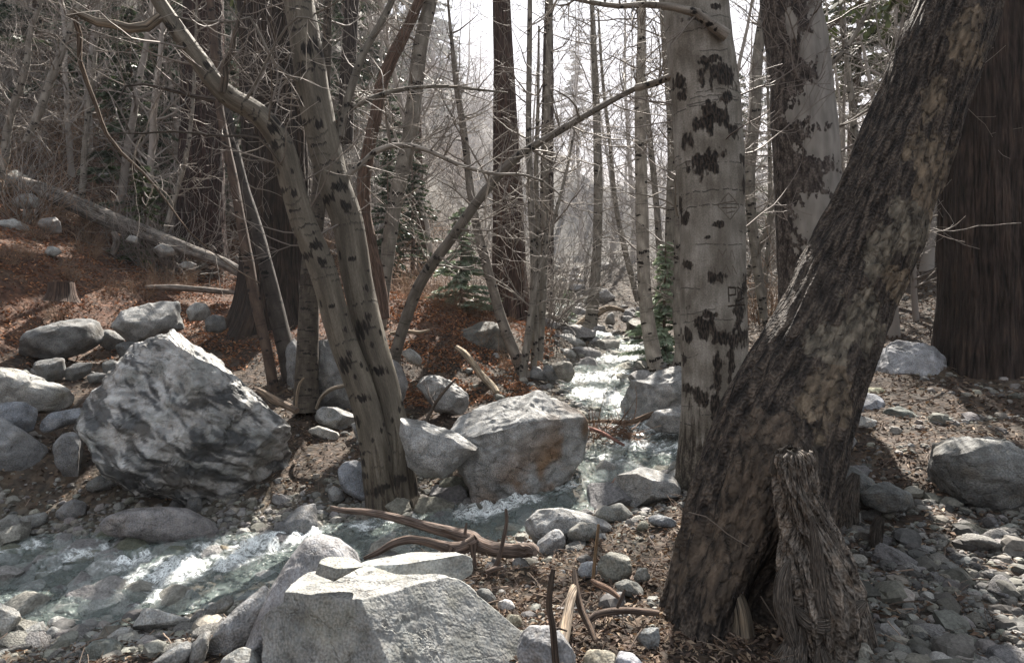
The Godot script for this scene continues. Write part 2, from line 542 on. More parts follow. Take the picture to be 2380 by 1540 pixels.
func build_water() -> void:
	var mb := MB.new()
	var fm := MB.new()
	var froth := noise(91, 1.0, 4, FastNoiseLite.TYPE_SIMPLEX_SMOOTH, FastNoiseLite.FRACTAL_RIDGED)
	var wob := noise(92, 1.0, 3)
	# where the water breaks, and upstream where white foam stands in for sun glitter: bearing column, row, radius m, strength
	var rapids_and_glitter := []
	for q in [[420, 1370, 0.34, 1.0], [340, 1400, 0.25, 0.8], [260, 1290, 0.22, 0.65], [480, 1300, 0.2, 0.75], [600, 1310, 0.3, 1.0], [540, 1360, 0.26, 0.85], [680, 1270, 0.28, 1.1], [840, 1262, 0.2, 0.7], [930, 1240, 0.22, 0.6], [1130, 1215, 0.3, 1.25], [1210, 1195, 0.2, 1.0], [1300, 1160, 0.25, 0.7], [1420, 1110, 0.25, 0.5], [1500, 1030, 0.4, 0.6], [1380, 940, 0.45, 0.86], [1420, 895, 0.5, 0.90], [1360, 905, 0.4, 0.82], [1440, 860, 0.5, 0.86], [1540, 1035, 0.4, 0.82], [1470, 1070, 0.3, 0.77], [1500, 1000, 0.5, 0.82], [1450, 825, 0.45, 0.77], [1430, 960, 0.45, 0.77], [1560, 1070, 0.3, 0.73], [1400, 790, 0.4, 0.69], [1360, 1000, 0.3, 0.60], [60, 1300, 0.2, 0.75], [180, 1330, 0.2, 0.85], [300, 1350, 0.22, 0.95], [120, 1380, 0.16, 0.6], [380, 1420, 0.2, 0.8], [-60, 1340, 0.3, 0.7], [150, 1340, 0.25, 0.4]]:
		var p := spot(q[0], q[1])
		rapids_and_glitter.push_back([Vector2(p.x, p.z), q[2], q[3]])
	var across := 46
	var rows := []
	for k in creek.size() - 1:
		var ln := Vector2(creek[k + 1].x - creek[k].x, creek[k + 1].y - creek[k].y).length()
		var step := 0.028 if k < 44 else 0.05
		var s := maxi(2, int(ln / step))
		for j in s: rows.push_back(k + float(j) / s)
	for q in rows:
		var k := int(q)
		var f: float = q - k
		var p := creek[k].lerp(creek[k + 1], f)
		var d := (creek[mini(k + 2, creek.size() - 1)] - creek[maxi(k - 1, 0)])
		var side := Vector2(-d.y, d.x).normalized()
		var w := lerpf(creek_w[k], creek_w[k + 1], f) * 1.04 + 0.04
		for j in across + 1:
			var e := (j * 2.0 / across - 1.0) * w
			var x := p.x + side.x * e
			var z := p.y + side.y * e
			var rough := 0.0
			for rp in rapids_and_glitter:
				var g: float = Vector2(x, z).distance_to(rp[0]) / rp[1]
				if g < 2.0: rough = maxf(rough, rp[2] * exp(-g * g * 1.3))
			var y: float = p.z + wob.get_noise_2d(x * 2.1, z * 2.1) * 0.03 + wob.get_noise_2d(x * 7.0 + 40.0, z * 5.0) * (0.012 + rough * 0.05) + wob.get_noise_2d(x * 17.0, z * 14.0 + 9.0) * (0.006 + rough * 0.022)
			y -= 0.035 * maxf(0.0, absf(e) / w - 0.8) * 5.0 * 0.3
			mb.v.push_back(Vector3(x, y, z))
			mb.t.push_back(Vector2(x, z) * 0.9)
			mb.c.push_back(Color.WHITE)
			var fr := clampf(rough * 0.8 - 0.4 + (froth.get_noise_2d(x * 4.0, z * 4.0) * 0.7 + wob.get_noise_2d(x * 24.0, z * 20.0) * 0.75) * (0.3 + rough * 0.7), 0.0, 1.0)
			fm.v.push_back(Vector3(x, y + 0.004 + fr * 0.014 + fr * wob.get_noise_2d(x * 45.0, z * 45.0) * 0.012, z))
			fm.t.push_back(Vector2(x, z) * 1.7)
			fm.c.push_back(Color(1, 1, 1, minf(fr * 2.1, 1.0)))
	for r in rows.size() - 1:
		for j in across:
			var p := r * (across + 1) + j
			var q := p + across + 1
			mb.i.append_array([p, q + 1, p + 1, p, q, q + 1])
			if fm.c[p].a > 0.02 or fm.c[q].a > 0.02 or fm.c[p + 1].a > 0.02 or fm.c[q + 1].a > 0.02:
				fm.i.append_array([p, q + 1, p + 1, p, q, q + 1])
	mb.smooth()
	fm.smooth()
	for k in mb.n.size():
		if mb.n[k].y < 0.0: mb.n[k] = -mb.n[k]
		if fm.n[k].y < 0.0: fm.n[k] = -fm.n[k]
	var o := Node3D.new()
	o.name = "creek"
	o.set_meta("kind", "structure")
	add_child(o)
	var a := part(o, "water_surface", mb, M.water)
	a.set_meta("kind", "structure")
	part(o, "foam", fm, M.foam, true)  # white water, and upstream also sun glitter painted as foam

# ------------------------------------------------------------------ stones
func ball(n: int) -> Array:            # directions of a cube drawn out to a sphere, and its triangles
	if M.has("ball%d" % n): return M["ball%d" % n]
	var v := PackedVector3Array()
	var idx := PackedInt32Array()
	var seen := {}
	for face in 6:
		var ids := PackedInt32Array()
		for a in n + 1:
			for b in n + 1:
				var s := tan((a * 2.0 / n - 1.0) * PI / 4)
				var t := tan((b * 2.0 / n - 1.0) * PI / 4)
				var p: Vector3 = [Vector3(1, s, t), Vector3(-1, t, s), Vector3(t, 1, s), Vector3(s, -1, t), Vector3(s, t, 1), Vector3(t, s, -1)][face].normalized()
				var key := Vector3i((p * 20000.0).round())
				if not seen.has(key):
					seen[key] = v.size()
					v.push_back(p)
				ids.push_back(seen[key])
		for a in n:
			for b in n:
				var q := a * (n + 1) + b
				for t3 in [[q, q + 1, q + n + 2], [q, q + n + 2, q + n + 1]]:
					var p0 := v[ids[t3[0]]]
					var p1 := v[ids[t3[1]]]
					var p2 := v[ids[t3[2]]]
					if (p2 - p0).cross(p1 - p0).dot(p0) > 0.0: idx.append_array([ids[t3[0]], ids[t3[1]], ids[t3[2]]])
					else: idx.append_array([ids[t3[0]], ids[t3[2]], ids[t3[1]]])
	M["ball%d" % n] = [v, idx]
	return M["ball%d" % n]

func crag(p: Vector3, size: float, s: float, o: Dictionary) -> Vector3:       # relief of a rock's surface, as a shift along its radius
	var q := p / size
	var amp: float = o.get("amp", 0.06)
	var f := n_big.get_noise_3d(q.x * 3.0 + s, q.y * 3.0, q.z * 3.0) * amp * 0.9
	f += n_ridge.get_noise_3d(q.x * 4.0 - s, q.y * 4.0, q.z * 4.0 + s) * amp * 0.4
	f += n_block.get_noise_3d(q.x + s, q.y, q.z - s) * amp * 0.7
	f += n_bump.get_noise_3d(p.x * 2.0 + s, p.y * 2.0, p.z * 2.0) * amp * 0.25
	if o.has("bands"):
		var sd: Vector3 = o.bands.normalized()
		var ua := sd.cross(Vector3(0.2, 0.1, 1)).normalized()
		var ub := sd.cross(ua).normalized()
		f += n_bump.get_noise_3d(p.dot(sd) * 2.6 + s, p.dot(ua) * 0.55, p.dot(ub) * 0.55) * amp * 0.55
	if o.has("strata"):                                    # layers: ledges across the given direction
		var st: Vector3 = o.strata
		var h: float = q.dot(st) * o.get("layers", 7.0) + n_big.get_noise_3d(q.x * 3.0, q.y * 3.0, q.z * 3.0 + s) * 1.3
		f += (absf(fposmod(h, 1.0) - 0.5) - 0.25) * amp * 0.9
	return Vector3.ONE * f * size

func paint_rock(mb: MB, from: int, size: float, s: float, o: Dictionary) -> void:
	var tint: Color = o.get("tint", Color(0.29, 0.295, 0.29))
	var second: Color = o.get("second", tint * 0.72)
	var stain: Color = o.get("stain", Color(0.17, 0.13, 0.08))
	var much: float = o.get("stained", 0.25)
	for k in range(from, mb.v.size()):
		var p := mb.v[k]
		var a := n_big.get_noise_3d(p.x * 4.2 / size + s, p.y * 4.2 / size, p.z * 4.2 / size)
		var c := tint.lerp(second, smoothstep(-0.1, 0.35, a) * 0.8)
		if o.has("bands"):
			var st: Vector3 = o.bands
			var ua := st.cross(Vector3(0.2, 0.1, 1)).normalized()
			var ub := st.cross(ua).normalized()
			var wv := n_big.get_noise_3d(p.x * 2.4 / size + s, p.y * 2.4 / size, p.z * 2.4 / size) * 0.12
			var hh: float = p.dot(st.normalized()) + wv
			var streak := n_bump.get_noise_3d(hh * 2.6 + s, p.dot(ua) * 0.55, p.dot(ub) * 0.55) + n_bump.get_noise_3d(hh * 6.0, p.dot(ua) * 1.3 + s, p.dot(ub) * 1.3) * 0.5
			var where: float = n_big.get_noise_3d(p.x * 1.6 / size, p.y * 1.6 / size + s, p.z * 1.6 / size) * 0.55 - p.dot(o.get("clear", Vector3.ZERO)) / size * 0.3
			var band := streak * 1.0 + where + 0.02
			c = c.lerp(o.get("band_tint", Color(0.05, 0.055, 0.06)), smoothstep(-0.05, 0.3, band) * 0.9)
		var b := n_big.get_noise_3d(p.x * 2.6 / size - s, p.y * 2.6 / size + 30.0, p.z * 2.6 / size)
		c = c.lerp(stain, smoothstep(-0.35 if o.has("stain_even") else 0.05, 0.15 if o.has("stain_even") else 0.5, b) * much * (clampf(p.dot(o.stain_dir) / size * 1.6 + 0.25, 0.0, 1.0) if o.has("stain_dir") else 1.0))
		c *= 1.0 + n_bump.get_noise_3d(p.x * 3.0, p.y * 3.0, p.z * 3.0) * 0.3
		mb.c[k] = c

# a boulder that fills the given outline; opts: d depth to its middle, th thickness over mean radius, n mesh fineness, cuts [[x right, y up, z towards the eye, share of the radius kept]]
func rock(label: String, seed_: int, poly: Array, o := {}) -> MeshInstance3D:
	var m := poly.size() / 2
	var lo := Vector2(1e9, 1e9)
	var hi := Vector2(-1e9, -1e9)
	var cen := Vector2.ZERO
	var area := 0.0
	for k in m:
		var p := Vector2(poly[k * 2], poly[k * 2 + 1])
		var p2 := Vector2(poly[(k + 1) % m * 2], poly[(k + 1) % m * 2 + 1])
		lo = lo.min(p); hi = hi.max(p)
		var cr := p.cross(p2)
		area += cr
		cen += (p + p2) * cr
	cen /= area * 3.0
	var low_x := 0.0
	var low_w := 0.0
	for k in m:
		var w := maxf(0.0, poly[k * 2 + 1] - (hi.y - (hi.y - lo.y) * 0.12))
		low_x += poly[k * 2] * w; low_w += w
	var mean := sqrt(absf(area) / 2.0 / PI)
	var th: float = o.get("th", 0.9)
	var d0 := depth_of(spot(low_x / maxf(low_w, 1e-6), hi.y))
	var d: float = o.get("d", d0 * (1.0 + th * 0.55 * mean / FPX))
	var size := mean * d / FPX
	var base := at(cen.x, cen.y, d)
	var right := Vector3(ray(cen.x, cen.y).z, 0, -ray(cen.x, cen.y).x).normalized() * -1.0
	var away := ray(cen.x, cen.y).normalized()
	var up := right.cross(away).normalized()
	var n: int = o.get("n", clampi(int(size * d * 0 + mean * 0.24 + 5), 8, 44))
	var b := ball(n)
	var dirs: PackedVector3Array = b[0]
	var mb := MB.new()
	mb.i = b[1].duplicate()
	var box: float = o.get("box", 2.5)
	var s := seed_ * 17.31
	var cuts: Array = o.get("cuts", [])
	var local := RandomNumberGenerator.new()
	local.seed = seed_
	var flat: Array = []
	for k in o.get("facets", 20):
		var f := Vector3(local.randf_range(-1, 1), local.randf_range(-0.6, 1), local.randf_range(-1, 1)).normalized()
		var sup := 0.0
		for j in m: sup = maxf(sup, (Vector2(poly[j * 2], poly[j * 2 + 1]) - cen).dot(Vector2(f.x, -f.y)) * d / FPX)
		flat.push_back([f, sqrt(sup * sup + pow(size * th * f.z, 2.0)) * local.randf_range(0.74, 0.96)])
	for q in dirs:
		var rho := sqrt(q.x * q.x + q.y * q.y)
		var ang := Vector2(q.x, -q.y)
		var reach := 0.0
		if rho > 1e-4:
			ang /= rho
			for k in m:
				var p := Vector2(poly[k * 2], poly[k * 2 + 1]) - cen
				var e := Vector2(poly[(k + 1) % m * 2], poly[(k + 1) % m * 2 + 1]) - cen - p
				var den := ang.cross(e)
				if absf(den) < 1e-9: continue
				var t := p.cross(e) / den
				var u := p.cross(ang) / den
				if t > 0.0 and u >= -1e-6 and u <= 1.000001: reach = maxf(reach, t)
		else:
			ang = Vector2.ZERO
		var swell := 1.0 / pow(pow(rho, box) + pow(absf(q.z), box), 1.0 / box)
		var flatp := ang * reach * (d / FPX) * rho * swell
		var p3 := Vector3(flatp.x, -flatp.y, q.z * swell * size * th)       # right, up, towards the eye
		if p3.y < 0.0 and not o.has("float"): p3.y *= 1.12
		for c in flat:
			var over: float = p3.dot(c[0]) - c[1]
			if over > 0.0: p3 -= c[0] * over * 0.97
		for c in cuts:
			var cn := Vector3(c[0], c[1], c[2]).normalized()
			var over: float = p3.dot(cn) - size * c[3]
			if over > 0.0: p3 -= cn * over
		var shift := crag(p3 + Vector3(s, 0, 0), size, s, o).x
		p3 += p3.normalized() * shift
		mb.v.push_back(right * p3.x + up * p3.y - away * p3.z)
		mb.t.push_back(Vector2.ZERO)
		mb.c.push_back(Color.WHITE)
	mb.smooth()
	paint_rock(mb, 0, size, s, o)
	for k in mb.v.size(): mb.v[k] += base
	return solo(o.get("name", "boulder"), mb, M[o.get("mat", "granite")], Vector3(base.x, base.y - size * 0.6, base.z), label, o.get("cat", "boulder"), o.get("group", ""))

func pebble(n: int, s: int, tint: Color, flatness: float) -> MB:      # a loose stone of radius 1, facetted
	var b := ball(n)
	var mb := MB.new()
	mb.i = b[1].duplicate()
	var local := RandomNumberGenerator.new()
	local.seed = s
	var flat: Array = []
	for k in 12:
		flat.push_back([Vector3(local.randf_range(-1, 1), local.randf_range(-1, 1), local.randf_range(-1, 1)).normalized(), local.randf_range(0.45, 0.8)])
	var sx := local.randf_range(0.8, 1.35)
	for q in b[0]:
		var p: Vector3 = q
		for c in flat:
			var over: float = p.dot(c[0]) - c[1]
			if over > 0.0: p -= c[0] * over * 0.95
		p *= 1.0 + n_big.get_noise_3d(p.x * 4 + s, p.y * 4, p.z * 4) * 0.18
		mb.v.push_back(Vector3(p.x * sx, p.y * flatness, p.z) * 1.25)
		mb.t.push_back(Vector2.ZERO)
		mb.c.push_back(tint * (1.0 + n_big.get_noise_3d(q.x * 3 + s, q.y * 3, q.z * 3) * 0.5))
	mb.smooth()
	if n > 3: return mb
	var hard := MB.new()
	for k in range(0, mb.i.size(), 3):
		var a := mb.v[mb.i[k]]
		var b2 := mb.v[mb.i[k + 1]]
		var c2 := mb.v[mb.i[k + 2]]
		hard.tri(a, b2, c2, (c2 - a).cross(b2 - a).normalized(), mb.c[mb.i[k]])
	return hard

# ------------------------------------------------------------------ trunks and branches
func path3(pts: Array, d0: float, d1: float, step := 0.08) -> Array:      # [x, y, width px] with a depth from d0 to d1 -> [points, radii, rows of the photograph]
	var raw: Array[Vector3] = []
	var rad := PackedFloat32Array()
	var m := pts.size()
	for k in m:
		var d: float = lerpf(d0, d1, float(k) / maxi(m - 1, 1)) if pts[k].size() < 4 else pts[k][3]
		raw.push_back(at(pts[k][0], pts[k][1], d))
		rad.push_back(pts[k][2] * d / FPX * 0.5)
	var p := PackedVector3Array()
	var r := PackedFloat32Array()
	for k in m - 1:
		var s := maxi(1, int(raw[k].distance_to(raw[k + 1]) / step))
		for j in s:
			var f := float(j) / s
			p.push_back(raw[k].cubic_interpolate(raw[k + 1], raw[maxi(k - 1, 0)], raw[mini(k + 2, m - 1)], f))
			r.push_back(lerpf(rad[k], rad[k + 1], f))
	p.push_back(raw[m - 1]); r.push_back(rad[m - 1])
	return [p, r]

# a thick stem as a skin that is pushed in and out by carve(point, angle, along, radius) -> share of the radius
func stem(mb: MB, p: PackedVector3Array, r: PackedFloat32Array, sides: int, carve: Callable, tint := Color.WHITE, vscale := 0.0) -> void:
	var first := mb.v.size()
	var m := p.size()
	var along := 0.0
	var total := 0.0
	for j in range(1, m): total += p[j].distance_to(p[j - 1])
	for j in m:
		if j: along += p[j].distance_to(p[j - 1])
		var d := (p[mini(j + 1, m - 1)] - p[maxi(j - 1, 0)]).normalized()
		var away := Vector3(p[j].x, 0, p[j].z).normalized()
		var e1 := (away - d * away.dot(d)).normalized()
		var e2 := d.cross(e1)
		for k in sides + 1:
			var a := TAU * k / sides
			var o := e1 * cos(a) + e2 * sin(a)
			var f: float = carve.call(a, along, r[j], p[j])
			mb.v.push_back(p[j] + o * r[j] * f)
			mb.n.push_back(o)
			mb.t.push_back(Vector2(float(k) / sides, along * vscale if vscale else 1.0 - along / total))
			mb.c.push_back(tint)
	var from := mb.i.size()
	for j in m - 1:
		for k in sides:
			var a := first + j * (sides + 1) + k
			var b := a + sides + 1
			mb.i.append_array([a, b, b + 1, a, b + 1, a + 1])
	var acc := PackedVector3Array()
	acc.resize(mb.v.size() - first)
	for k in range(from, mb.i.size(), 3):
		var f := (mb.v[mb.i[k + 2]] - mb.v[mb.i[k]]).cross(mb.v[mb.i[k + 1]] - mb.v[mb.i[k]])
		for q in 3: acc[mb.i[k + q] - first] += f
	for j in m:                                            # the seam's two columns share a normal
		var a := j * (sides + 1)
		var sum := acc[a] + acc[a + sides]
		acc[a] = sum; acc[a + sides] = sum
	for k in acc.size(): mb.n[first + k] = acc[k].normalized()

func grow(mb: MB, p: Vector3, dir: Vector3, ln: float, r: float, lvl: int, o := {}) -> void:
	var n := clampi(int(ln / 0.1), 3, 7)
	var pts := PackedVector3Array([p])
	var rad := PackedFloat32Array([r])
	var d := dir.normalized()
	var kink: float = o.get("kink", 0.22)
	var up: float = o.get("up", 0.06)
	var thin: float = o.get("thin", 0.0022)
	for k in n:
		d = (d + rvec() * kink + Vector3.UP * up).normalized()
		p += d * ln / n
		pts.push_back(p)
		rad.push_back(maxf(thin, lerpf(r, r * 0.3, float(k + 1) / n)))
	mb.tube(pts, rad, 3 if r < 0.012 else 5 if r < 0.04 else 8, o.get("tint", Color.WHITE), false)
	if lvl > 0:
		var many: float = o.get("many", 4.0)
		var kids := int(many * (0.7 + rng.randf() * 0.6))
		for k in kids:
			var j := 1 + rng.randi() % n
			var along := (pts[j] - pts[j - 1]).normalized()
			var side := along.cross(rvec()).normalized()
			grow(mb, pts[j], along * rnd(0.5, 1.0) + side * rnd(0.6, 1.0), ln * rnd(0.35, 0.65), maxf(thin, rad[j] * 0.6), lvl - 1, o)

func sprout(mb: MB, p: PackedVector3Array, r: PackedFloat32Array, count: int, from: float, ln: float, thick: float, lvl: int, o := {}) -> void:   # twigs along a stem
	for k in count:
		var j := clampi(int(lerpf(from, 1.0, rng.randf()) * (p.size() - 1)), 1, p.size() - 1)
		var along := (p[j] - p[j - 1]).normalized()
		var side := along.cross(rvec()).normalized()
		grow(mb, p[j] + side * r[j] * 0.8, along * rnd(0.0, 0.7) + side, ln * rnd(0.5, 1.3), minf(thick * rnd(0.6, 1.3), r[j] * 0.8), lvl, o)

func _ready() -> void:
	rng.seed = 20
	# ---- camera, sky, sun, exposure
	var cam := Camera3D.new()
	cam.name = "camera"
	cam.fov = 50.0
	cam.near = 0.05
	cam.far = 600.0
	cam.position = EYE
	cam.basis = cam_basis
	add_child(cam)
	var env := Environment.new()
	env.background_mode = Environment.BG_SKY
	var sky := ProceduralSkyMaterial.new()
	sky.sky_top_color = Color(0.88, 0.91, 0.95)
	sky.sky_horizon_color = Color(0.97, 0.97, 1.0)
	sky.sky_curve = 0.3
	sky.ground_bottom_color = Color(0.2, 0.18, 0.15)
	sky.ground_horizon_color = Color(0.5, 0.48, 0.45)
	sky.sky_energy_multiplier = 1.0
	sky.sun_angle_max = 40.0
	sky.sun_curve = 0.12
	env.sky = Sky.new()
	env.sky.sky_material = sky
	env.background_energy_multiplier = 0.26
	env.tonemap_mode = Environment.TONE_MAPPER_LINEAR
	env.tonemap_exposure = 5.2
	env.sdfgi_enabled = true
	env.ssao_enabled = true
	env.ssil_enabled = true
	env.fog_enabled = true
	env.fog_light_color = Color(0.97, 0.97, 1.0)
	env.fog_density = 0.0005
	env.volumetric_fog_enabled = true
	env.volumetric_fog_density = 0.0
	var we := WorldEnvironment.new()
	we.name = "air"
	we.environment = env
	add_child(we)
	var sun := DirectionalLight3D.new()
	sun.name = "sun"
	sun.light_color = Color(1.0, 0.965, 0.92)
	sun.light_energy = 1.6
	sun.light_angular_distance = 0.5
	sun.shadow_enabled = true
	add_child(sun)
	sun.rotation_degrees = Vector3(-43.0, 180.0 - 12.0, 0.0)      # ahead, to the right, high: everything is seen against the light
	# ---- noises
	n_bump = noise(3, 3.5, 4)
	n_big = noise(4, 0.45, 4)
	n_ridge = noise(6, 0.5, 3, FastNoiseLite.TYPE_SIMPLEX_SMOOTH, FastNoiseLite.FRACTAL_RIDGED)
	n_block = noise(7, 2.2, 2, FastNoiseLite.TYPE_CELLULAR)
	n_block.cellular_return_type = FastNoiseLite.RETURN_CELL_VALUE
	n_block.domain_warp_enabled = true
	n_block.domain_warp_amplitude = 0.15
	n_block.domain_warp_frequency = 2.0
	survey()
	materials()
	build_ground()
	build_water()
	boulders()
	big_trees()
	woods()
	fallen_wood()
	scatter()
	var haze := FogVolume.new()                              # the sunlit air of the valley beyond
	haze.name = "valley_haze"
	haze.shape = RenderingServer.FOG_VOLUME_SHAPE_BOX
	haze.size = Vector3(70, 30, 96)
	haze.position = Vector3(31, 8, -68)
	var hm := FogMaterial.new()
	hm.resource_name = "valley_haze"
	hm.density = 0.008
	hm.albedo = Color(0.97, 0.97, 1.0)
	haze.material = hm
	haze.set_meta("kind", "stuff")
	add_child(haze)
	tag(haze, "thin sunlit haze in the valley beyond the creek", "haze")

func materials() -> void:
	var g := rock_maps(11, 0.6, 0.9, 0.15)
	mat("granite", Color.WHITE, 0.82, g[0], g[1], 2.2, Vector3.ONE * 1.15)
	mat("pebbles", Color.WHITE, 0.85, g[0])
	M.pebbles.uv1_triplanar = true
	var ge := rock_maps(31, 0.25, 1.0, 0.5)
	mat("gneiss", Color.WHITE, 0.7, ge[0], ge[1], 2.2, Vector3(0.8, 1.1, 0.8))
	var li := litter_maps(51)
	mat("ground", Color.WHITE, 0.95, li[0], li[1], 2.0, Vector3.ONE * 0.9)
	mat("leaf", Color.WHITE, 0.8)
	M.leaf.backlight_enabled = true
	M.leaf.backlight = Color(0.5, 0.45, 0.4)
	mat("needles", Color.WHITE, 0.55)
	M.needles.backlight_enabled = true
	M.needles.backlight = Color(0.55, 0.55, 0.5)
	mat("twig", Color.WHITE, 0.7, null, null, 1.0, Vector3.ZERO, 0.25)
	var w := mat("water", Color(0.86, 0.95, 0.93, 0.1), 0.12, null, null, 1.0, Vector3.ZERO, 0.28)
	w.transparency = BaseMaterial3D.TRANSPARENCY_ALPHA
	w.vertex_color_use_as_albedo = false
	var wn := noise(71, 0.02, 5)
	var wi := wn.get_seamless_image(512, 512, false, false, 0.2, true)
	wi.convert(Image.FORMAT_L8)
	w.heightmap_enabled = true
	w.heightmap_texture = ImageTexture.create_from_image(wi)
	w.heightmap_scale = 6.0
	var lace := grain(noise(77, 0.035, 5, FastNoiseLite.TYPE_SIMPLEX_SMOOTH, FastNoiseLite.FRACTAL_RIDGED), 512, 512)
	var drops := grain(noise(78, 0.2, 2), 512, 512)
	var fa := PackedByteArray()
	fa.resize(512 * 512 * 4)
	for k in 512 * 512:
		fa[k * 4] = 255; fa[k * 4 + 1] = 255; fa[k * 4 + 2] = 255
		fa[k * 4 + 3] = b8(60.0 + (lace[k] - 70.0) * 1.5 + (drops[k] - 128.0) * 0.9)
	var f := mat("foam", Color(0.88, 0.9, 0.9), 0.5, ImageTexture.create_from_image(Image.create_from_data(512, 512, false, Image.FORMAT_RGBA8, fa)))
	f.transparency = BaseMaterial3D.TRANSPARENCY_ALPHA
	# cedar, weathered wood, slim stems
	var c := fibre_maps(101, 512, 512, 16, 1.0)
	mat("cedar", Color.WHITE, 0.9, c[0], c[1], 4.0)
	M.cedar.uv1_scale = Vector3(2, 1, 1)
	var wd := fibre_maps(111, 256, 512, 16, 0.6)
	mat("wood", Color.WHITE, 0.92, wd[0], wd[1], 1.2)
	var rw := fibre_maps(115, 512, 512, 8, 1.0)
	mat("root_wood", Color.WHITE, 0.85, rw[0], rw[1], 4.0)
	M.root_wood.uv1_scale = Vector3(1, 2, 1)
	# slim alders: one bark for all of them, u round, v a metre and a half to the picture
	var sl := bark(121, 256, 512, 0.4, 1.6, Color8(214, 210, 202), Color8(160, 155, 148), 26)
	for k in 26:
		sl.scar(sl.r.randf(), sl.r.randf_range(0.06, 0.94), sl.r.randf_range(0.03, 0.1), sl.r.randf_range(0.02, 0.05), Color8(52, 45, 40))
	var sm := sl.maps()
	mat("alder", Color.WHITE, 0.8, sm[0], sm[1], 1.0)

func vof(row: float, top: float, low: float) -> float:      # a row of the photograph as a place along a trunk's bark
	return clampf((row - top) / (low - top), 0.0, 1.0)

func uof(across: float) -> float:                            # -1 left edge .. 1 right edge of what faces the eye
	return 0.5 + asin(clampf(across, -1, 1)) / TAU

func bark_of_big_alder() -> void:        # rows -300 .. 1180 of the photograph
	var b := bark(131, 512, 1400, 1.5, 5.3, Color8(194, 191, 184), Color8(142, 137, 128), 70)
	var dark := Color8(88, 78, 69)
	# [across, row, width, height] in the photograph's units; the trunk is 150 wide
	for q in [[-0.05, 60, 60, 25], [0.55, 40, 40, 22], [0.2, 160, 60, 26], [-0.75, 190, 55, 60], [-0.7, 225, 40, 40], [0.35, 190, 95, 75], [0.7, 200, 60, 85], [0.55, 240, 50, 50], [0.1, 275, 40, 70], [-0.1, 300, 60, 60], [0.35, 290, 70, 60], [-0.55, 330, 40, 60], [0.75, 320, 50, 40], [-0.3, 390, 60, 75], [0.05, 385, 40, 80], [0.2, 375, 55, 30], [0.95, 380, 40, 60], [-0.9, 470, 30, 60], [0.95, 440, 40, 60], [-0.85, 560, 40, 45], [0.2, 585, 34, 20], [-0.15, 617, 18, 14], [-0.75, 680, 55, 26], [0.1, 715, 45, 45], [0.9, 735, 40, 60], [-0.8, 790, 30, 26], [-0.3, 830, 75, 42], [-0.1, 810, 45, 30], [-0.95, 850, 24, 30]]:
		b.scar(uof(q[0]), vof(q[1] * 0.9 if q[1] > 500 and q[1] < 900 else q[1], -300, 1180), q[2] * 0.0027, q[3] * 0.0026, dark)
	for q in [[-0.75, 775, 60, 40], [-0.3, 770, 34, 44], [0.2, 780, 60, 55], [0.55, 780, 70, 60], [0.85, 775, 60, 60], [0.75, 720, 45, 90], [-0.9, 830, 30, 40], [0.1, 850, 26, 130], [0.45, 840, 30, 110], [0.9, 880, 40, 110], [-0.8, 900, 60, 50], [-0.35, 915, 50, 50], [0.0, 930, 50, 90], [0.3, 950, 70, 120]]:
		b.scar(uof(q[0]), vof(q[1], -300, 1180), q[2] * 0.0026, q[3] * 0.0028, dark.lightened(0.06))
	# rows 940 and below: rough dark foot
	var f := furrow(137, 512, 1400, Color8(58, 52, 46), Color8(128, 122, 112), 3)
	for y in range(int(vof(900, -300, 1180) * 1400), 1400):
		for x in 512:
			var k := clampf((y / 1400.0 - vof(970, -300, 1180)) * 26.0 + b.nz.get_noise_2d(x * 0.7, y * 0.12) * 2.2, 0.0, 1.0)
			if k > 0.0:
				var q := y * 512 + x
				for ch in 3: b.rgb[q * 3 + ch] = int(lerpf(b.rgb[q * 3 + ch], f[0][q * 3 + ch], k))
				b.hl[q] = int(lerpf(b.hl[q], f[1][q], k))
	# carved by passers-by: a lozenge with strokes in it, faint letters, and P D on a line
	var ink := Color8(108, 96, 86)
	var place := func(x: float, y: float) -> Vector2: return Vector2(uof((x - 1658.0) / 74.0), vof(y, -300, 1180))
	for s in [[1672, 488, 1695, 460], [1695, 460, 1718, 490], [1718, 490, 1697, 520], [1697, 520, 1672, 488], [1680, 484, 1708, 478], [1680, 494, 1712, 492], [1688, 470, 1690, 505], [1700, 468, 1700, 510], [1690, 505, 1708, 500],
		[1670, 608, 1672, 585], [1672, 585, 1680, 600], [1680, 600, 1688, 585], [1688, 585, 1690, 608], [1694, 608, 1700, 586], [1700, 586, 1706, 608], [1680, 640, 1688, 620], [1688, 620, 1696, 640], [1700, 640, 1701, 622], [1701, 622, 1709, 640]]:
		b.stroke(place.call(s[0], s[1]), place.call(s[2], s[3]), ink.lightened(0.25), 2)
	for s in [[1692, 702, 1692, 670], [1692, 670, 1706, 672], [1706, 672, 1706, 686], [1706, 686, 1692, 688], [1710, 702, 1710, 670], [1710, 670, 1722, 680], [1722, 680, 1722, 694], [1722, 694, 1710, 702], [1690, 712, 1724, 710]]:
		b.stroke(place.call(s[0], s[1]), place.call(s[2], s[3]), ink.darkened(0.3), 3)
	var m := b.maps()
	mat("big_alder", Color.WHITE, 0.8, m[0], m[1], 1.6)

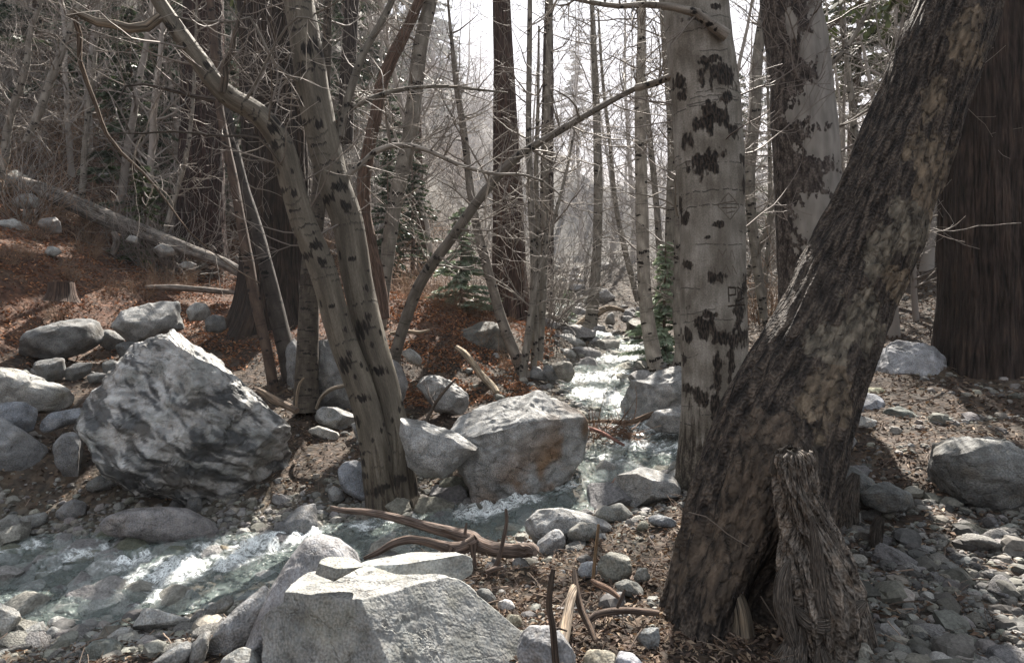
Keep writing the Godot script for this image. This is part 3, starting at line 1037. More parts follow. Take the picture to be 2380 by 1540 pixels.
func bark_of_twin() -> void:             # the pair by the creek: many scars, dark furrowed foot
	var b := bark(151, 512, 1024, 1.1, 6.0, Color8(204, 198, 186), Color8(146, 140, 130), 60)
	for k in 150:
		var v := pow(b.r.randf(), 0.8)
		var big := b.r.randf() < 0.35
		b.scar(b.r.randf(), v, (0.2 if big else 0.07) * b.r.randf_range(0.5, 1.3), (0.1 if big else 0.05) * b.r.randf_range(0.5, 1.4), Color8(80, 71, 62))
	var f := furrow(157, 512, 1024, Color8(62, 54, 46), Color8(150, 136, 118), 4)
	for y in range(820, 1024):
		for x in 512:
			var k := clampf((y - 905) / 90.0 + b.nz.get_noise_2d(x * 0.5, y * 0.15) * 1.2, 0.0, 0.9)
			if k > 0.0:
				var q := y * 512 + x
				for ch in 3: b.rgb[q * 3 + ch] = int(lerpf(b.rgb[q * 3 + ch], f[0][q * 3 + ch], k))
				b.hl[q] = int(lerpf(b.hl[q], f[1][q], k))
	var m := b.maps()
	mat("twin_bark", Color.WHITE, 0.8, m[0], m[1], 1.6)

func bark_of_mottled() -> void:          # the trunk behind: brown plates with smooth pale islands
	var w := 512
	var h := 1024
	var f := furrow(161, w, h, Color8(56, 50, 48), Color8(132, 124, 118), 2)
	var rgb: PackedByteArray = f[0]
	var hl: PackedByteArray = f[1]
	var nz := noise(163, 0.012, 5)
	var rag := noise(165, 0.06, 3)
	# pale islands as across, row, half width, half height
	var isles := [[0.3, 125, 20, 40], [0.35, 110, 26, 16], [0.8, 90, 26, 85], [0.9, 180, 30, 60], [-0.1, 70, 12, 40], [0.5, 255, 60, 52], [-0.2, 270, 26, 20], [0.62, 345, 55, 34], [0.95, 300, 20, 120], [0.85, 430, 34, 30], [0.35, 510, 62, 60], [0.5, 560, 60, 60], [0.7, 640, 40, 50]]
	for y in h:
		var row := -200.0 + y * 1100.0 / h
		for x in w:
			var ac := sin((x / float(w) - 0.5) * TAU)
			var front := absf(x / float(w) - 0.5) < 0.25
			var e := -0.35
			if front:
				for s in isles:
					var dx: float = (ac - s[0]) * 70.0 / s[2]
					var dy: float = (row - s[1]) / s[3]
					e = maxf(e, 1.0 - sqrt(dx * dx + dy * dy))
			else: e = nz.get_noise_2d(x * 0.8, y * 0.8) * 1.5
			e += rag.get_noise_2d(x, y * 0.8) * 0.5 + nz.get_noise_2d(x * 1.5 + 900, y * 1.5) * 0.35
			if e > 0.0:
				var q := y * w + x
				var g := 178.0 + rag.get_noise_2d(x * 0.5, y * 0.2 + 300) * 34.0
				var k := clampf(e * 14.0, 0.0, 1.0)
				rgb[q * 3] = b8(lerpf(rgb[q * 3], g, k)); rgb[q * 3 + 1] = b8(lerpf(rgb[q * 3 + 1], g * 0.985, k)); rgb[q * 3 + 2] = b8(lerpf(rgb[q * 3 + 2], g * 0.95, k))
				hl[q] = b8(lerpf(hl[q], 70.0, k))
	mat("mottled", Color.WHITE, 0.85, picture(w, h, rgb), relief(w, h, hl), 2.5)

func bark_of_leaning() -> void:          # furrowed plates, worn smooth and olive on the underside
	var w := 768
	var h := 1400
	var f := furrow(171, w, h, Color8(32, 28, 26), Color8(108, 99, 91), 4)
	var rgb: PackedByteArray = f[0]
	var hl: PackedByteArray = f[1]
	var nz := noise(173, 0.008, 5)
	var cr := noise(175, 0.03, 3, FastNoiseLite.TYPE_CELLULAR)
	cr.cellular_return_type = FastNoiseLite.RETURN_DISTANCE2_SUB
	cr.domain_warp_enabled = true
	cr.domain_warp_amplitude = 20.0
	var isles := [[0.62, 640, 66, 70, 0], [0.75, 560, 60, 60, 1], [0.3, 720, 40, 80, 0], [0.45, 890, 60, 75, 0], [0.1, 960, 60, 60, 0], [0.75, 760, 50, 40, 1], [0.55, 480, 70, 60, 1], [0.3, 350, 40, 60, 1], [-0.3, 1300, 80, 120, 2], [-0.2, 1180, 60, 50, 2], [-0.45, 1420, 80, 70, 2], [0.5, 200, 60, 70, 1], [0.35, 1080, 60, 80, 1]]
	var tones := [Color8(122, 117, 106), Color8(124, 113, 98), Color8(98, 88, 78)]
	for y in h:
		var row := -250.0 + y * 1950.0 / h
		for x in w:
			var ac := sin((x / float(w) - 0.5) * TAU)
			var e := -0.6
			var tone: Color = tones[1]
			if absf(x / float(w) - 0.5) < 0.27:
				for s in isles:
					var dx: float = (ac - s[0]) * 140.0 / s[2]
					var dy: float = (row - s[1]) / s[3]
					var g := 1.0 - sqrt(dx * dx + dy * dy)
					if g > e:
						e = g
						tone = tones[s[4]]
			e += nz.get_noise_2d(x * 2.0, y * 2.0) * 0.7 + nz.get_noise_2d(x * 7.0, y * 5.0) * 0.3
			if e > 0.0:
				var q := y * w + x
				var line := clampf(-0.8 - cr.get_noise_2d(x, y), 0.0, 0.2) * 2.2
				var g := 1.0 + nz.get_noise_2d(x * 5.0, y * 3.0) * 0.6 - line * 1.3
				var k := clampf(e * 6.0, 0.0, 1.0) * 0.9
				rgb[q * 3] = b8(lerpf(rgb[q * 3], tone.r8 * g, k)); rgb[q * 3 + 1] = b8(lerpf(rgb[q * 3 + 1], tone.g8 * g, k)); rgb[q * 3 + 2] = b8(lerpf(rgb[q * 3 + 2], tone.b8 * g, k))
				hl[q] = b8(lerpf(hl[q], 120.0 - line * 150.0 + nz.get_noise_2d(x * 9.0, y * 6.0) * 60.0, k * 0.85))
	mat("leaning_bark", Color.WHITE, 0.9, picture(w, h, rgb), relief(w, h, hl), 6.0)

func boulders() -> void:
	var grey := Color(0.30, 0.305, 0.30)
	var blue := Color(0.27, 0.29, 0.32)
	var pale := Color(0.42, 0.42, 0.40)
	var dim := Color(0.17, 0.175, 0.175)
	var brown := Color(0.22, 0.2, 0.165)
	# the great streaked boulder on the left of the creek
	rock("huge grey boulder with black and white streaks, the largest one, left of the creek", 1, [215, 985, 240, 920, 270, 880, 310, 810, 345, 790, 380, 780, 415, 776, 440, 785, 480, 805, 530, 830, 560, 865, 568, 910, 600, 950, 640, 985, 680, 1020, 702, 1060, 695, 1095, 660, 1125, 620, 1150, 560, 1182, 500, 1187, 450, 1172, 400, 1130, 340, 1112, 290, 1075, 240, 1040, 215, 1010],
		{n = 110, th = 0.9, mat = "gneiss", amp = 0.06, box = 2.6, tint = Color(0.42, 0.42, 0.41), second = Color(0.22, 0.23, 0.22), bands = Vector3(0.6, 0.75, 0.1), band_freq = 3.0, clear = Vector3(0.2, 1, -0.1), strata = Vector3(0.55, 0.8, 0.2), layers = 5.0, stained = 0.25, cuts = [[0.55, 0.45, 0.75, 0.78], [-0.45, 0.3, 0.85, 0.74], [0.3, 0.1, 1, 0.72], [0.1, -0.5, 0.9, 0.74]], facets = 12})
	rock("large dark flat-topped boulder below the red slope, left of a pale blocky one", 2, [40, 800, 60, 772, 120, 752, 200, 730, 230, 742, 233, 792, 190, 815, 140, 832, 70, 818], {tint = dim, second = Color(0.09, 0.09, 0.09), cuts = [[0, 1, 0.25, 0.55]], amp = 0.05, d = 9.1})
	rock("pale blocky boulder with a flat sunlit top at the foot of the red slope", 3, [258, 742, 290, 720, 345, 706, 400, 694, 432, 730, 425, 762, 350, 785, 300, 792, 265, 757], {tint = grey, cuts = [[-0.1, 0.8, 0.6, 0.5]], amp = 0.06, facets = 14, d = 9.7})
	rock("small pale wrinkled rock right of the blocky boulder, near the thick cedar", 4, [430, 715, 455, 702, 485, 708, 488, 730, 465, 745, 440, 744], {tint = pale, d = 9.9})
	rock("small rounded dark rock in the shade left of the thick cedar's foot", 5, [477, 742, 495, 730, 520, 735, 527, 760, 510, 772, 480, 768], {tint = dim, d = 9.7})
	for q in [["dark stone wedged between the two boulders below the red slope", [232, 770, 260, 762, 290, 780, 288, 808, 255, 815, 235, 800]], ["black angular stone behind the huge boulder's left shoulder", [268, 800, 295, 790, 330, 800, 325, 835, 285, 838]], ["grey stone with a flat left face under the dark boulder", [78, 842, 105, 832, 143, 834, 146, 875, 120, 892, 85, 880]], ["low greenish stone lying under the dark flat-topped boulder", [150, 858, 175, 842, 210, 845, 205, 868, 170, 886, 150, 878]], ["shadowed stone in the gap left of the huge boulder", [236, 842, 258, 834, 280, 845, 278, 870, 245, 872]], ["small flat stone on the dark litter left of the huge boulder", [200, 872, 225, 864, 252, 872, 245, 888, 210, 889]], ["small stone against the sunlit slab at the far left", [70, 855, 85, 850, 98, 868, 95, 888, 78, 880]]]:
		rock(q[0], 11 + names.size(), q[1], {tint = dim if "dark" in q[0] or "black" in q[0] or "shadow" in q[0] else Color(0.22, 0.225, 0.22), name = "stone", cat = "rock"})
	rock("long sunlit slab of rock sloping down at the left edge of the picture", 20, [-60, 830, 0, 845, 50, 865, 95, 890, 140, 905, 172, 942, 160, 960, 100, 962, 40, 955, -60, 960], {tint = pale, d = 7.6, stained = 0.5, stain = Color(0.2, 0.17, 0.1), th = 0.7})
	rock("smooth rounded grey rock leaning on the big boulder at the left edge", 21, [-20, 945, 20, 930, 55, 938, 80, 960, 80, 995, 40, 1010, -20, 1010], {tint = blue, d = 7.0, amp = 0.03})
	rock("big smooth dark grey boulder cut off by the left edge of the picture", 22, [-90, 985, 0, 965, 40, 985, 75, 1020, 117, 1052, 100, 1090, 45, 1116, -20, 1124, -90, 1120], {tint = Color(0.24, 0.245, 0.25), amp = 0.035, d = 6.8})
	rock("flat bluish layered rock between the sunlit slab and the upright stone", 23, [96, 985, 110, 958, 160, 952, 214, 950, 212, 972, 160, 985, 110, 1000], {tint = blue, strata = Vector3(0.1, 1, 0.2), d = 7.1})
	rock("upright oblong grey stone left of the huge streaked boulder", 24, [128, 1030, 150, 1005, 188, 1000, 190, 1060, 180, 1108, 155, 1116, 130, 1070], {tint = Color(0.25, 0.255, 0.26), amp = 0.04, cuts = [[-0.3, 0, 1, 0.6]]})
	rock("low wide stone under the left foot of the huge boulder", 25, [195, 1120, 225, 1103, 270, 1108, 292, 1122, 280, 1136, 215, 1138], {tint = Color(0.23, 0.235, 0.23), name = "stone", cat = "rock"})
	rock("squarish stone propped against the huge boulder's lower left side", 26, [250, 1075, 270, 1062, 295, 1080, 300, 1104, 265, 1108, 252, 1098], {tint = Color(0.22, 0.225, 0.22), name = "stone", cat = "rock"})
	rock("long smooth stone at the creek's far edge below the huge boulder", 27, [243, 1205, 265, 1182, 310, 1172, 375, 1178, 430, 1190, 480, 1224, 503, 1256, 480, 1272, 400, 1268, 330, 1243, 270, 1228], {tint = Color(0.26, 0.25, 0.25), amp = 0.03, facets = 4, th = 0.8, n = 30})
	rock("rounded grey stone standing in the creek right of the bright riffle", 28, [640, 1222, 665, 1195, 705, 1172, 733, 1172, 737, 1225, 715, 1250, 655, 1250], {tint = Color(0.25, 0.255, 0.26), amp = 0.03})
	rock("smooth oval stone on the gravel at the left creek edge", 29, [128, 1190, 150, 1166, 175, 1158, 196, 1175, 192, 1200, 150, 1208], {tint = Color(0.27, 0.27, 0.27), amp = 0.03, name = "stone", cat = "rock"})
	rock("flat pale oval cobble at the left creek edge, left of the smooth stone", 30, [44, 1205, 60, 1192, 95, 1190, 110, 1205, 100, 1224, 60, 1228], {tint = Color(0.28, 0.285, 0.275), amp = 0.02, name = "stone", cat = "rock"})
	rock("small angular stone at the right foot of the huge boulder's shade", 31, [427, 1180, 440, 1155, 465, 1152, 470, 1185, 445, 1196], {tint = dim, name = "stone", cat = "rock"})
	rock("small stone beside tan grass at the huge boulder's foot", 32, [390, 1175, 405, 1155, 420, 1165, 415, 1185], {tint = dim, name = "stone", cat = "rock"})
	# stones under and in the water on the left
	for q in [["submerged tan stone on the creek bed left of the foam", [130, 1300, 180, 1275, 250, 1285, 260, 1305, 190, 1315]], ["submerged dark stone where the water breaks into foam", [250, 1270, 300, 1245, 345, 1262, 350, 1295, 290, 1305]], ["submerged greenish stone in the middle of the creek", [345, 1310, 390, 1265, 440, 1275, 450, 1310, 400, 1328]], ["submerged round tan stone upstream of the bright riffle", [470, 1300, 510, 1262, 560, 1280, 565, 1310, 510, 1325]], ["submerged orange-brown stone at the far left of the creek", [60, 1335, 100, 1318, 125, 1330, 110, 1348, 70, 1350]], ["submerged dark stone at the left edge of the creek", [-10, 1270, 30, 1262, 60, 1280, 40, 1300, -10, 1300]], ["low wet stone breaking the water near the long smooth stone", [220, 1240, 245, 1228, 268, 1232, 265, 1252, 235, 1258]]]:
		rock(q[0], 35 + names.size(), q[1], {tint = Color(0.24, 0.2, 0.13) if "tan" in q[0] or "orange" in q[0] else Color(0.15, 0.16, 0.12), name = "creek_stone", cat = "rock", amp = 0.03, th = 0.7})
	# near left bank
	rock("white sunlit stone with a sharp ridge at the creek's near edge", 41, [298, 1448, 330, 1412, 348, 1406, 375, 1420, 430, 1440, 455, 1450, 420, 1462, 350, 1455], {tint = Color(0.5, 0.5, 0.48), cuts = [[0.4, 0.8, 0, 0.45]], facets = 14})
	rock("flat tan slab at the near edge of the creek on the left", 42, [25, 1388, 60, 1378, 105, 1382, 120, 1400, 100, 1412, 40, 1408], {tint = brown})
	rock("wet dark slab that the creek pours over on the left", 43, [112, 1398, 140, 1385, 190, 1388, 216, 1402, 205, 1430, 180, 1440, 120, 1425], {tint = Color(0.2, 0.195, 0.18), cuts = [[0, 1, 0.3, 0.4]]})
	rock("white boulder cut by the picture's left edge near the bottom", 44, [-60, 1412, 0, 1402, 35, 1425, 47, 1455, 30, 1478, -60, 1490], {tint = pale, amp = 0.04})
	rock("rounded white stone near the dry grass tuft on the left bank", 45, [120, 1412, 150, 1406, 180, 1412, 186, 1438, 160, 1446, 135, 1432], {tint = pale, amp = 0.04, name = "stone", cat = "rock"})
	rock("rounded stone below the dry grass tuft on the left bank", 46, [50, 1470, 70, 1450, 98, 1445, 105, 1470, 80, 1492, 55, 1488], {tint = pale, amp = 0.04, name = "stone", cat = "rock"})
	rock("small block of stone right of the dry grass tuft", 47, [110, 1440, 130, 1430, 150, 1440, 145, 1462, 118, 1462], {tint = pale, amp = 0.04, name = "stone", cat = "rock"})
	rock("small cobble in the sand under the dry grass tuft", 48, [100, 1470, 120, 1456, 138, 1466, 132, 1486, 108, 1488], {tint = grey, name = "stone", cat = "rock"})
	rock("dark mottled stone on the sand at the bottom left", 49, [198, 1500, 220, 1484, 260, 1488, 290, 1515, 270, 1530, 215, 1528], {tint = Color(0.22, 0.24, 0.22), amp = 0.06})
	rock("pale flat stone lying on sunlit sand left of the foreground slab", 50, [245, 1475, 280, 1458, 310, 1465, 300, 1482, 260, 1490], {tint = pale, name = "stone", cat = "rock"})
	rock("long low white rock at the bottom left beside the foreground boulder", 51, [340, 1535, 385, 1508, 440, 1495, 460, 1512, 440, 1540, 380, 1555], {tint = grey, th = 0.7})
	rock("grey rock with a pitted face left of the foreground slab", 52, [440, 1500, 470, 1470, 490, 1470, 480, 1510, 470, 1545, 440, 1540], {tint = Color(0.26, 0.26, 0.25), amp = 0.07})
	rock("dark wet ledge between the creek and the foreground slab", 53, [470, 1448, 480, 1410, 530, 1385, 548, 1390, 540, 1410, 500, 1440], {tint = Color(0.19, 0.19, 0.18), amp = 0.07})
	rock("smooth sloping slab left of the foreground boulder", 54, [478, 1490, 515, 1440, 560, 1405, 615, 1370, 640, 1390, 610, 1440, 580, 1492, 540, 1505, 490, 1505], {tint = Color(0.36, 0.365, 0.37), amp = 0.025, facets = 3, n = 30})
	rock("grey block at the bottom edge left of the foreground boulder", 55, [495, 1560, 515, 1520, 560, 1505, 590, 1520, 615, 1560, 560, 1590], {tint = Color(0.33, 0.335, 0.32), amp = 0.03, d = 3.1})
	# the foreground group
	rock("smooth domed boulder behind the foreground block, wet on its creek side", 56, [560, 1500, 600, 1420, 640, 1350, 680, 1290, 712, 1256, 745, 1248, 790, 1262, 830, 1300, 850, 1350, 820, 1420, 760, 1480, 640, 1510], {n = 44, tint = Color(0.3, 0.3, 0.31), amp = 0.018, facets = 2, d = 3.42, th = 0.8, stained = 0.1})
	rock("flat-topped pale slab with a dark streaked side right behind the foreground block", 57, [800, 1325, 850, 1300, 960, 1282, 1060, 1290, 1098, 1305, 1100, 1340, 1060, 1358, 960, 1375, 850, 1380], {n = 40, tint = Color(0.4, 0.41, 0.39), amp = 0.022, facets = 3, d = 3.55, th = 1.0, cuts = [[0, 1, 0.2, 0.42], [0.5, 0, 1, 0.8]], box = 3.5})
	rock("big split grey block in the middle foreground with a pale flat top and broken faces", 59, [604, 1424, 626, 1404, 660, 1388, 668, 1342, 698, 1312, 760, 1302, 860, 1308, 930, 1334, 1040, 1350, 1100, 1380, 1160, 1430, 1222, 1490, 1285, 1552, 1320, 1640, 1000, 1700, 640, 1680, 622, 1560],
		{n = 100, d = 2.88, th = 1.1, box = 5.0, facets = 0, amp = 0.03, tint = Color(0.29, 0.295, 0.285), second = Color(0.235, 0.242, 0.228), stain = Color(0.2, 0.19, 0.13), stained = 0.4, cuts = [[0, 0.91, 0.41, 0.51], [-0.38, -0.06, 0.92, 0.27], [0.36, 0.26, 0.9, 0.19]]})
	rock("small angular slab lying on top of the foreground block", 58, [733, 1328, 745, 1298, 765, 1290, 822, 1302, 843, 1320, 800, 1338, 775, 1348], {n = 26, tint = Color(0.36, 0.37, 0.34), amp = 0.02, facets = 0, d = 2.95, th = 0.9, box = 7.0, float = true, cuts = [[0.05, 0.9, 0.42, 0.3], [-0.6, 0.0, 0.8, 0.75]]})
	# middle of the picture
	rock("slanting pale slab at the right foot of the twin-stemmed alder", 61, [935, 960, 960, 955, 1000, 985, 1060, 1003, 1108, 1020, 1127, 1045, 1085, 1062, 1055, 1085, 1030, 1103, 975, 1095, 950, 1075, 930, 1010], {n = 38, tint = Color(0.35, 0.355, 0.35), amp = 0.04, strata = Vector3(0.3, 1, 0.2), d = 5.9, facets = 8, cuts = [[0.3, 1, 0.3, 0.5]]})
	rock("large wedge-shaped grey boulder with rust stains right of the twin alder", 62, [1005, 990, 1060, 962, 1160, 930, 1240, 912, 1280, 903, 1292, 925, 1330, 945, 1358, 965, 1364, 1000, 1352, 1060, 1325, 1105, 1265, 1130, 1185, 1150, 1130, 1185, 1098, 1185, 1095, 1120, 1060, 1070],
		{n = 56, tint = Color(0.33, 0.335, 0.33), amp = 0.05, strata = Vector3(-0.4, 1, 0.3), layers = 4.0, stain = Color(0.19, 0.11, 0.055), stained = 0.9, stain_even = true, stain_dir = Vector3(0.7, -0.75, 0.1), d = 6.3, cuts = [[-0.36, 0.82, 0.44, 0.62], [0.5, -0.15, 0.85, 0.72], [-0.2, -0.3, 0.93, 0.74]], facets = 8})
	rock("blue-grey angular stone leaning at the left foot of the twin alder", 63, [785, 1090, 800, 1072, 835, 1068, 868, 1105, 882, 1150, 875, 1168, 840, 1160, 800, 1140, 788, 1120], {tint = blue, amp = 0.03, facets = 12, cuts = [[0.2, 0.2, 1, 0.55]]})
	rock("small grey stone left of the blue-grey one under the twin alder", 64, [760, 1140, 775, 1125, 795, 1140, 800, 1160, 780, 1172, 765, 1165], {tint = grey, name = "stone", cat = "rock"})
	rock("pale angular rock on sunlit litter left of the twin stems", 65, [728, 965, 745, 942, 785, 948, 835, 972, 828, 992, 790, 1000, 745, 985], {tint = grey, facets = 14})
	rock("flat white sunlit stone on the litter left of the twin stems", 66, [708, 998, 740, 988, 770, 1000, 792, 1010, 780, 1025, 745, 1018], {tint = Color(0.5, 0.49, 0.45), name = "stone", cat = "rock"})
	rock("grey stone half hidden behind the twin stems", 67, [815, 985, 835, 975, 850, 985, 848, 1015, 825, 1018], {tint = grey, name = "stone", cat = "rock"})
	rock("dark mossy stone under the slanting slab by the twin alder's foot", 68, [1015, 1125, 1040, 1105, 1080, 1108, 1095, 1135, 1085, 1160, 1040, 1150], {tint = Color(0.16, 0.165, 0.13), amp = 0.05})
	rock("tall grey boulder in shade behind the twin-stemmed alder", 69, [735, 930, 730, 850, 735, 800, 755, 785, 790, 800, 815, 850, 835, 920, 840, 960, 790, 965], {tint = Color(0.22, 0.22, 0.215), d = 8.5, th = 0.6, n = 26})
	rock("grey boulder seen left of the short dark trunk", 70, [668, 920, 665, 810, 680, 780, 700, 795, 710, 860, 705, 940], {tint = Color(0.25, 0.25, 0.25), d = 8.9, th = 0.6})
	rock("smooth grey boulder seen right of the twin-stemmed alder", 71, [880, 940, 875, 860, 890, 815, 915, 825, 940, 865, 950, 905, 930, 960], {tint = Color(0.24, 0.235, 0.23), d = 8.2, th = 0.6, amp = 0.02})
	rock("striped pale boulder in the red litter between the twin alder and the creek", 72, [955, 885, 980, 866, 1010, 870, 1060, 890, 1085, 915, 1092, 945, 1070, 958, 1010, 950, 985, 915], {tint = Color(0.36, 0.365, 0.36), strata = Vector3(0.4, 1, 0.3), n = 28, d = 8.3})
	rock("sunlit stone upslope of the striped boulder", 73, [925, 815, 950, 805, 985, 835, 980, 850, 950, 840], {tint = pale, d = 8.9, name = "stone", cat = "rock"})
	rock("big dark boulder bedded in the red bank beneath the tall cedar", 74, [1050, 830, 1060, 770, 1110, 745, 1165, 750, 1190, 790, 1195, 835, 1150, 850, 1090, 845], {tint = Color(0.17, 0.17, 0.155), d = 10.6, n = 26})
	rock("left one of three rounded stones at the creek's far bend", 75, [1230, 880, 1232, 855, 1250, 848, 1270, 870, 1275, 885], {tint = grey, d = 9.9, name = "stone", cat = "rock"})
	rock("middle one of three rounded stones at the creek's far bend", 76, [1255, 865, 1268, 848, 1295, 850, 1302, 878, 1280, 886], {tint = Color(0.26, 0.27, 0.27), d = 9.8, name = "stone", cat = "rock"})
	rock("largest and rightmost of three rounded stones at the creek's far bend", 77, [1282, 850, 1300, 838, 1330, 840, 1337, 865, 1325, 885, 1298, 878], {tint = Color(0.27, 0.26, 0.23), d = 9.6, name = "stone", cat = "rock"})
	rock("bright flat rock beside the creek in the distance", 78, [1262, 795, 1285, 780, 1320, 774, 1355, 788, 1368, 800, 1340, 810, 1285, 805], {tint = pale, d = 12.6})
	rock("small bright stone below the bright flat rock in the distance", 79, [1288, 822, 1300, 808, 1330, 812, 1342, 828, 1310, 832], {tint = pale, d = 11.8, name = "stone", cat = "rock"})
	for q in [["upright pointed stone on the far bank behind the leaning slim alder", [1405, 748, 1415, 725, 1425, 722, 1430, 752]], ["pale far stone left of the small fir", [1395, 790, 1412, 775, 1430, 780, 1432, 800, 1405, 806]], ["grey far stone at the water left of the small fir", [1425, 800, 1438, 786, 1455, 790, 1458, 806, 1435, 812]], ["far stone at the creek's left edge under the root log", [1300, 775, 1310, 765, 1325, 768, 1325, 780]], ["tan stone in the stream below the small fir", [1408, 825, 1425, 812, 1440, 822, 1432, 832]]]:
		rock(q[0], 81 + names.size(), q[1], {tint = pale, name = "stone", cat = "rock"})
	# right of the creek
	rock("big pale veined boulder behind the thick pale trunk's left side", 91, [1443, 962, 1452, 905, 1462, 885, 1500, 888, 1530, 865, 1575, 852, 1640, 850, 1690, 880, 1700, 960, 1640, 990, 1560, 995, 1480, 985], {n = 40, tint = Color(0.4, 0.405, 0.4), amp = 0.06, d = 8.0, facets = 14, bands = Vector3(0.6, 0.5, 0.3), band_tint = Color(0.25, 0.26, 0.26)})
	rock("rounded boulder in front of the veined one at the creek's right edge", 92, [1492, 985, 1520, 955, 1560, 945, 1610, 955, 1640, 985, 1600, 1005, 1530, 1002], {tint = Color(0.34, 0.345, 0.345), d = 7.2, n = 26})
	rock("small stone in the glittering water left of the veined boulder", 93, [1405, 948, 1420, 934, 1440, 938, 1442, 955, 1420, 960], {tint = grey, name = "stone", cat = "rock"})
	rock("angular block with a slanted striped top in front of the leaning trunk", 94, [1420, 1148, 1436, 1098, 1470, 1086, 1500, 1082, 1560, 1095, 1584, 1112, 1580, 1148, 1520, 1160, 1470, 1180, 1440, 1168], {n = 34, tint = Color(0.34, 0.34, 0.33), amp = 0.03, facets = 14, cuts = [[0.2, 1, 0.35, 0.5], [-0.5, 0, 1, 0.6]], strata = Vector3(0.7, 0.6, 0.2)})
	rock("white rock at the water left of the angular striped block", 95, [1378, 1110, 1385, 1075, 1405, 1066, 1430, 1080, 1438, 1115, 1425, 1140, 1395, 1135], {tint = pale, amp = 0.03})
	rock("white rock tucked between the striped block and the thick pale trunk", 96, [1548, 1105, 1575, 1088, 1612, 1090, 1615, 1125, 1580, 1130], {tint = pale, amp = 0.03})
	rock("dark blocky stone at the foot of the striped block", 97, [1372, 1198, 1400, 1178, 1440, 1168, 1468, 1180, 1472, 1200, 1440, 1216, 1400, 1214], {tint = Color(0.24, 0.245, 0.23), facets = 13})
	rock("long layered slab on the near bank behind the driftwood", 98, [1216, 1245, 1222, 1212, 1255, 1182, 1300, 1180, 1360, 1192, 1420, 1212, 1445, 1228, 1400, 1236, 1340, 1240, 1280, 1262, 1240, 1270], {n = 36, tint = Color(0.35, 0.355, 0.35), amp = 0.04, strata = Vector3(0.2, 1, 0.4), layers = 3.0, d = 5.0})
	rock("pale block in front of the layered slab at the driftwood's thick end", 99, [1243, 1272, 1262, 1240, 1300, 1228, 1318, 1245, 1310, 1275, 1280, 1292, 1252, 1288], {tint = Color(0.36, 0.365, 0.37), d = 4.75})
	rock("low brownish block right of the layered slab's front", 100, [1312, 1240, 1350, 1212, 1395, 1215, 1400, 1240, 1360, 1258, 1320, 1256], {tint = Color(0.27, 0.27, 0.25), d = 4.8})
	rock("angular grey block with a flat top beside the thin upright sticks", 101, [1388, 1330, 1392, 1290, 1412, 1276, 1450, 1274, 1465, 1300, 1470, 1330, 1440, 1350, 1400, 1350], {n = 24, tint = Color(0.24, 0.24, 0.21), facets = 14, cuts = [[0.1, 1, 0.4, 0.5], [-0.3, 0, 1, 0.6]]})
	rock("white-topped blue stone left of the angular grey block", 102, [1340, 1330, 1345, 1310, 1380, 1303, 1392, 1318, 1385, 1338, 1350, 1344], {tint = Color(0.36, 0.38, 0.41), facets = 12})
	rock("rounded stone right of the angular grey block", 103, [1468, 1345, 1478, 1322, 1502, 1318, 1512, 1340, 1495, 1358], {tint = Color(0.25, 0.25, 0.23), name = "stone", cat = "rock"})
	rock("oval stone half buried in leaves below the angular block", 104, [1426, 1358, 1450, 1344, 1485, 1355, 1500, 1375, 1480, 1388, 1440, 1378], {tint = Color(0.25, 0.255, 0.24), name = "stone", cat = "rock"})
	rock("dark pointed stone on the sand beside a white one", 105, [1098, 1385, 1110, 1366, 1135, 1370, 1158, 1395, 1150, 1408, 1115, 1405], {tint = Color(0.2, 0.205, 0.2), name = "stone", cat = "rock"})
	rock("white quartz stone on the sand right of the foreground block", 106, [1152, 1405, 1165, 1392, 1190, 1395, 1202, 1410, 1185, 1422, 1160, 1420], {tint = Color(0.62, 0.61, 0.6), name = "stone", cat = "rock"})
	rock("tan round stone in leaves right of the foreground block", 107, [1165, 1445, 1180, 1428, 1210, 1430, 1215, 1450, 1190, 1462], {tint = Color(0.3, 0.28, 0.22), name = "stone", cat = "rock"})
	rock("smooth grey rock at the bottom edge beside the foreground block", 108, [1195, 1490, 1230, 1460, 1290, 1458, 1310, 1480, 1345, 1530, 1330, 1580, 1240, 1590, 1205, 1540], {n = 26, tint = Color(0.3, 0.305, 0.315), amp = 0.03})
	rock("tan stone near the bottom edge right of the pale stick", 109, [1350, 1545, 1365, 1515, 1410, 1512, 1440, 1520, 1440, 1570, 1360, 1580], {tint = Color(0.36, 0.33, 0.26)})
	rock("white rock at the bottom edge near the leaning trunk's foot", 110, [1425, 1560, 1430, 1515, 1470, 1520, 1520, 1560, 1480, 1590], {tint = Color(0.45, 0.46, 0.5), amp = 0.02})
	rock("blue-grey stone against the left side of the leaning trunk's foot", 111, [1475, 1480, 1500, 1460, 1530, 1458, 1535, 1500, 1495, 1505], {tint = Color(0.25, 0.26, 0.26)})
	rock("small tan cube of stone by the leaning trunk above the leaves", 112, [1478, 1230, 1488, 1210, 1505, 1212, 1508, 1228, 1495, 1236], {tint = Color(0.26, 0.26, 0.21), name = "stone", cat = "rock"})
	rock("flat blue-grey stone left of the leaning trunk", 113, [1500, 1205, 1530, 1195, 1570, 1205, 1575, 1222, 1530, 1224, 1505, 1218], {tint = Color(0.26, 0.28, 0.3), name = "stone", cat = "rock"})
	# beyond the leaning trunk
	rock("tall pale boulder beyond the leaning trunk at the right", 121, [1985, 890, 2010, 860, 2050, 815, 2085, 792, 2160, 800, 2200, 850, 2210, 920, 2120, 935, 2030, 920], {n = 30, tint = Color(0.42, 0.43, 0.45), d = 7.8, amp = 0.05, strata = Vector3(0.3, 1, 0.1)})
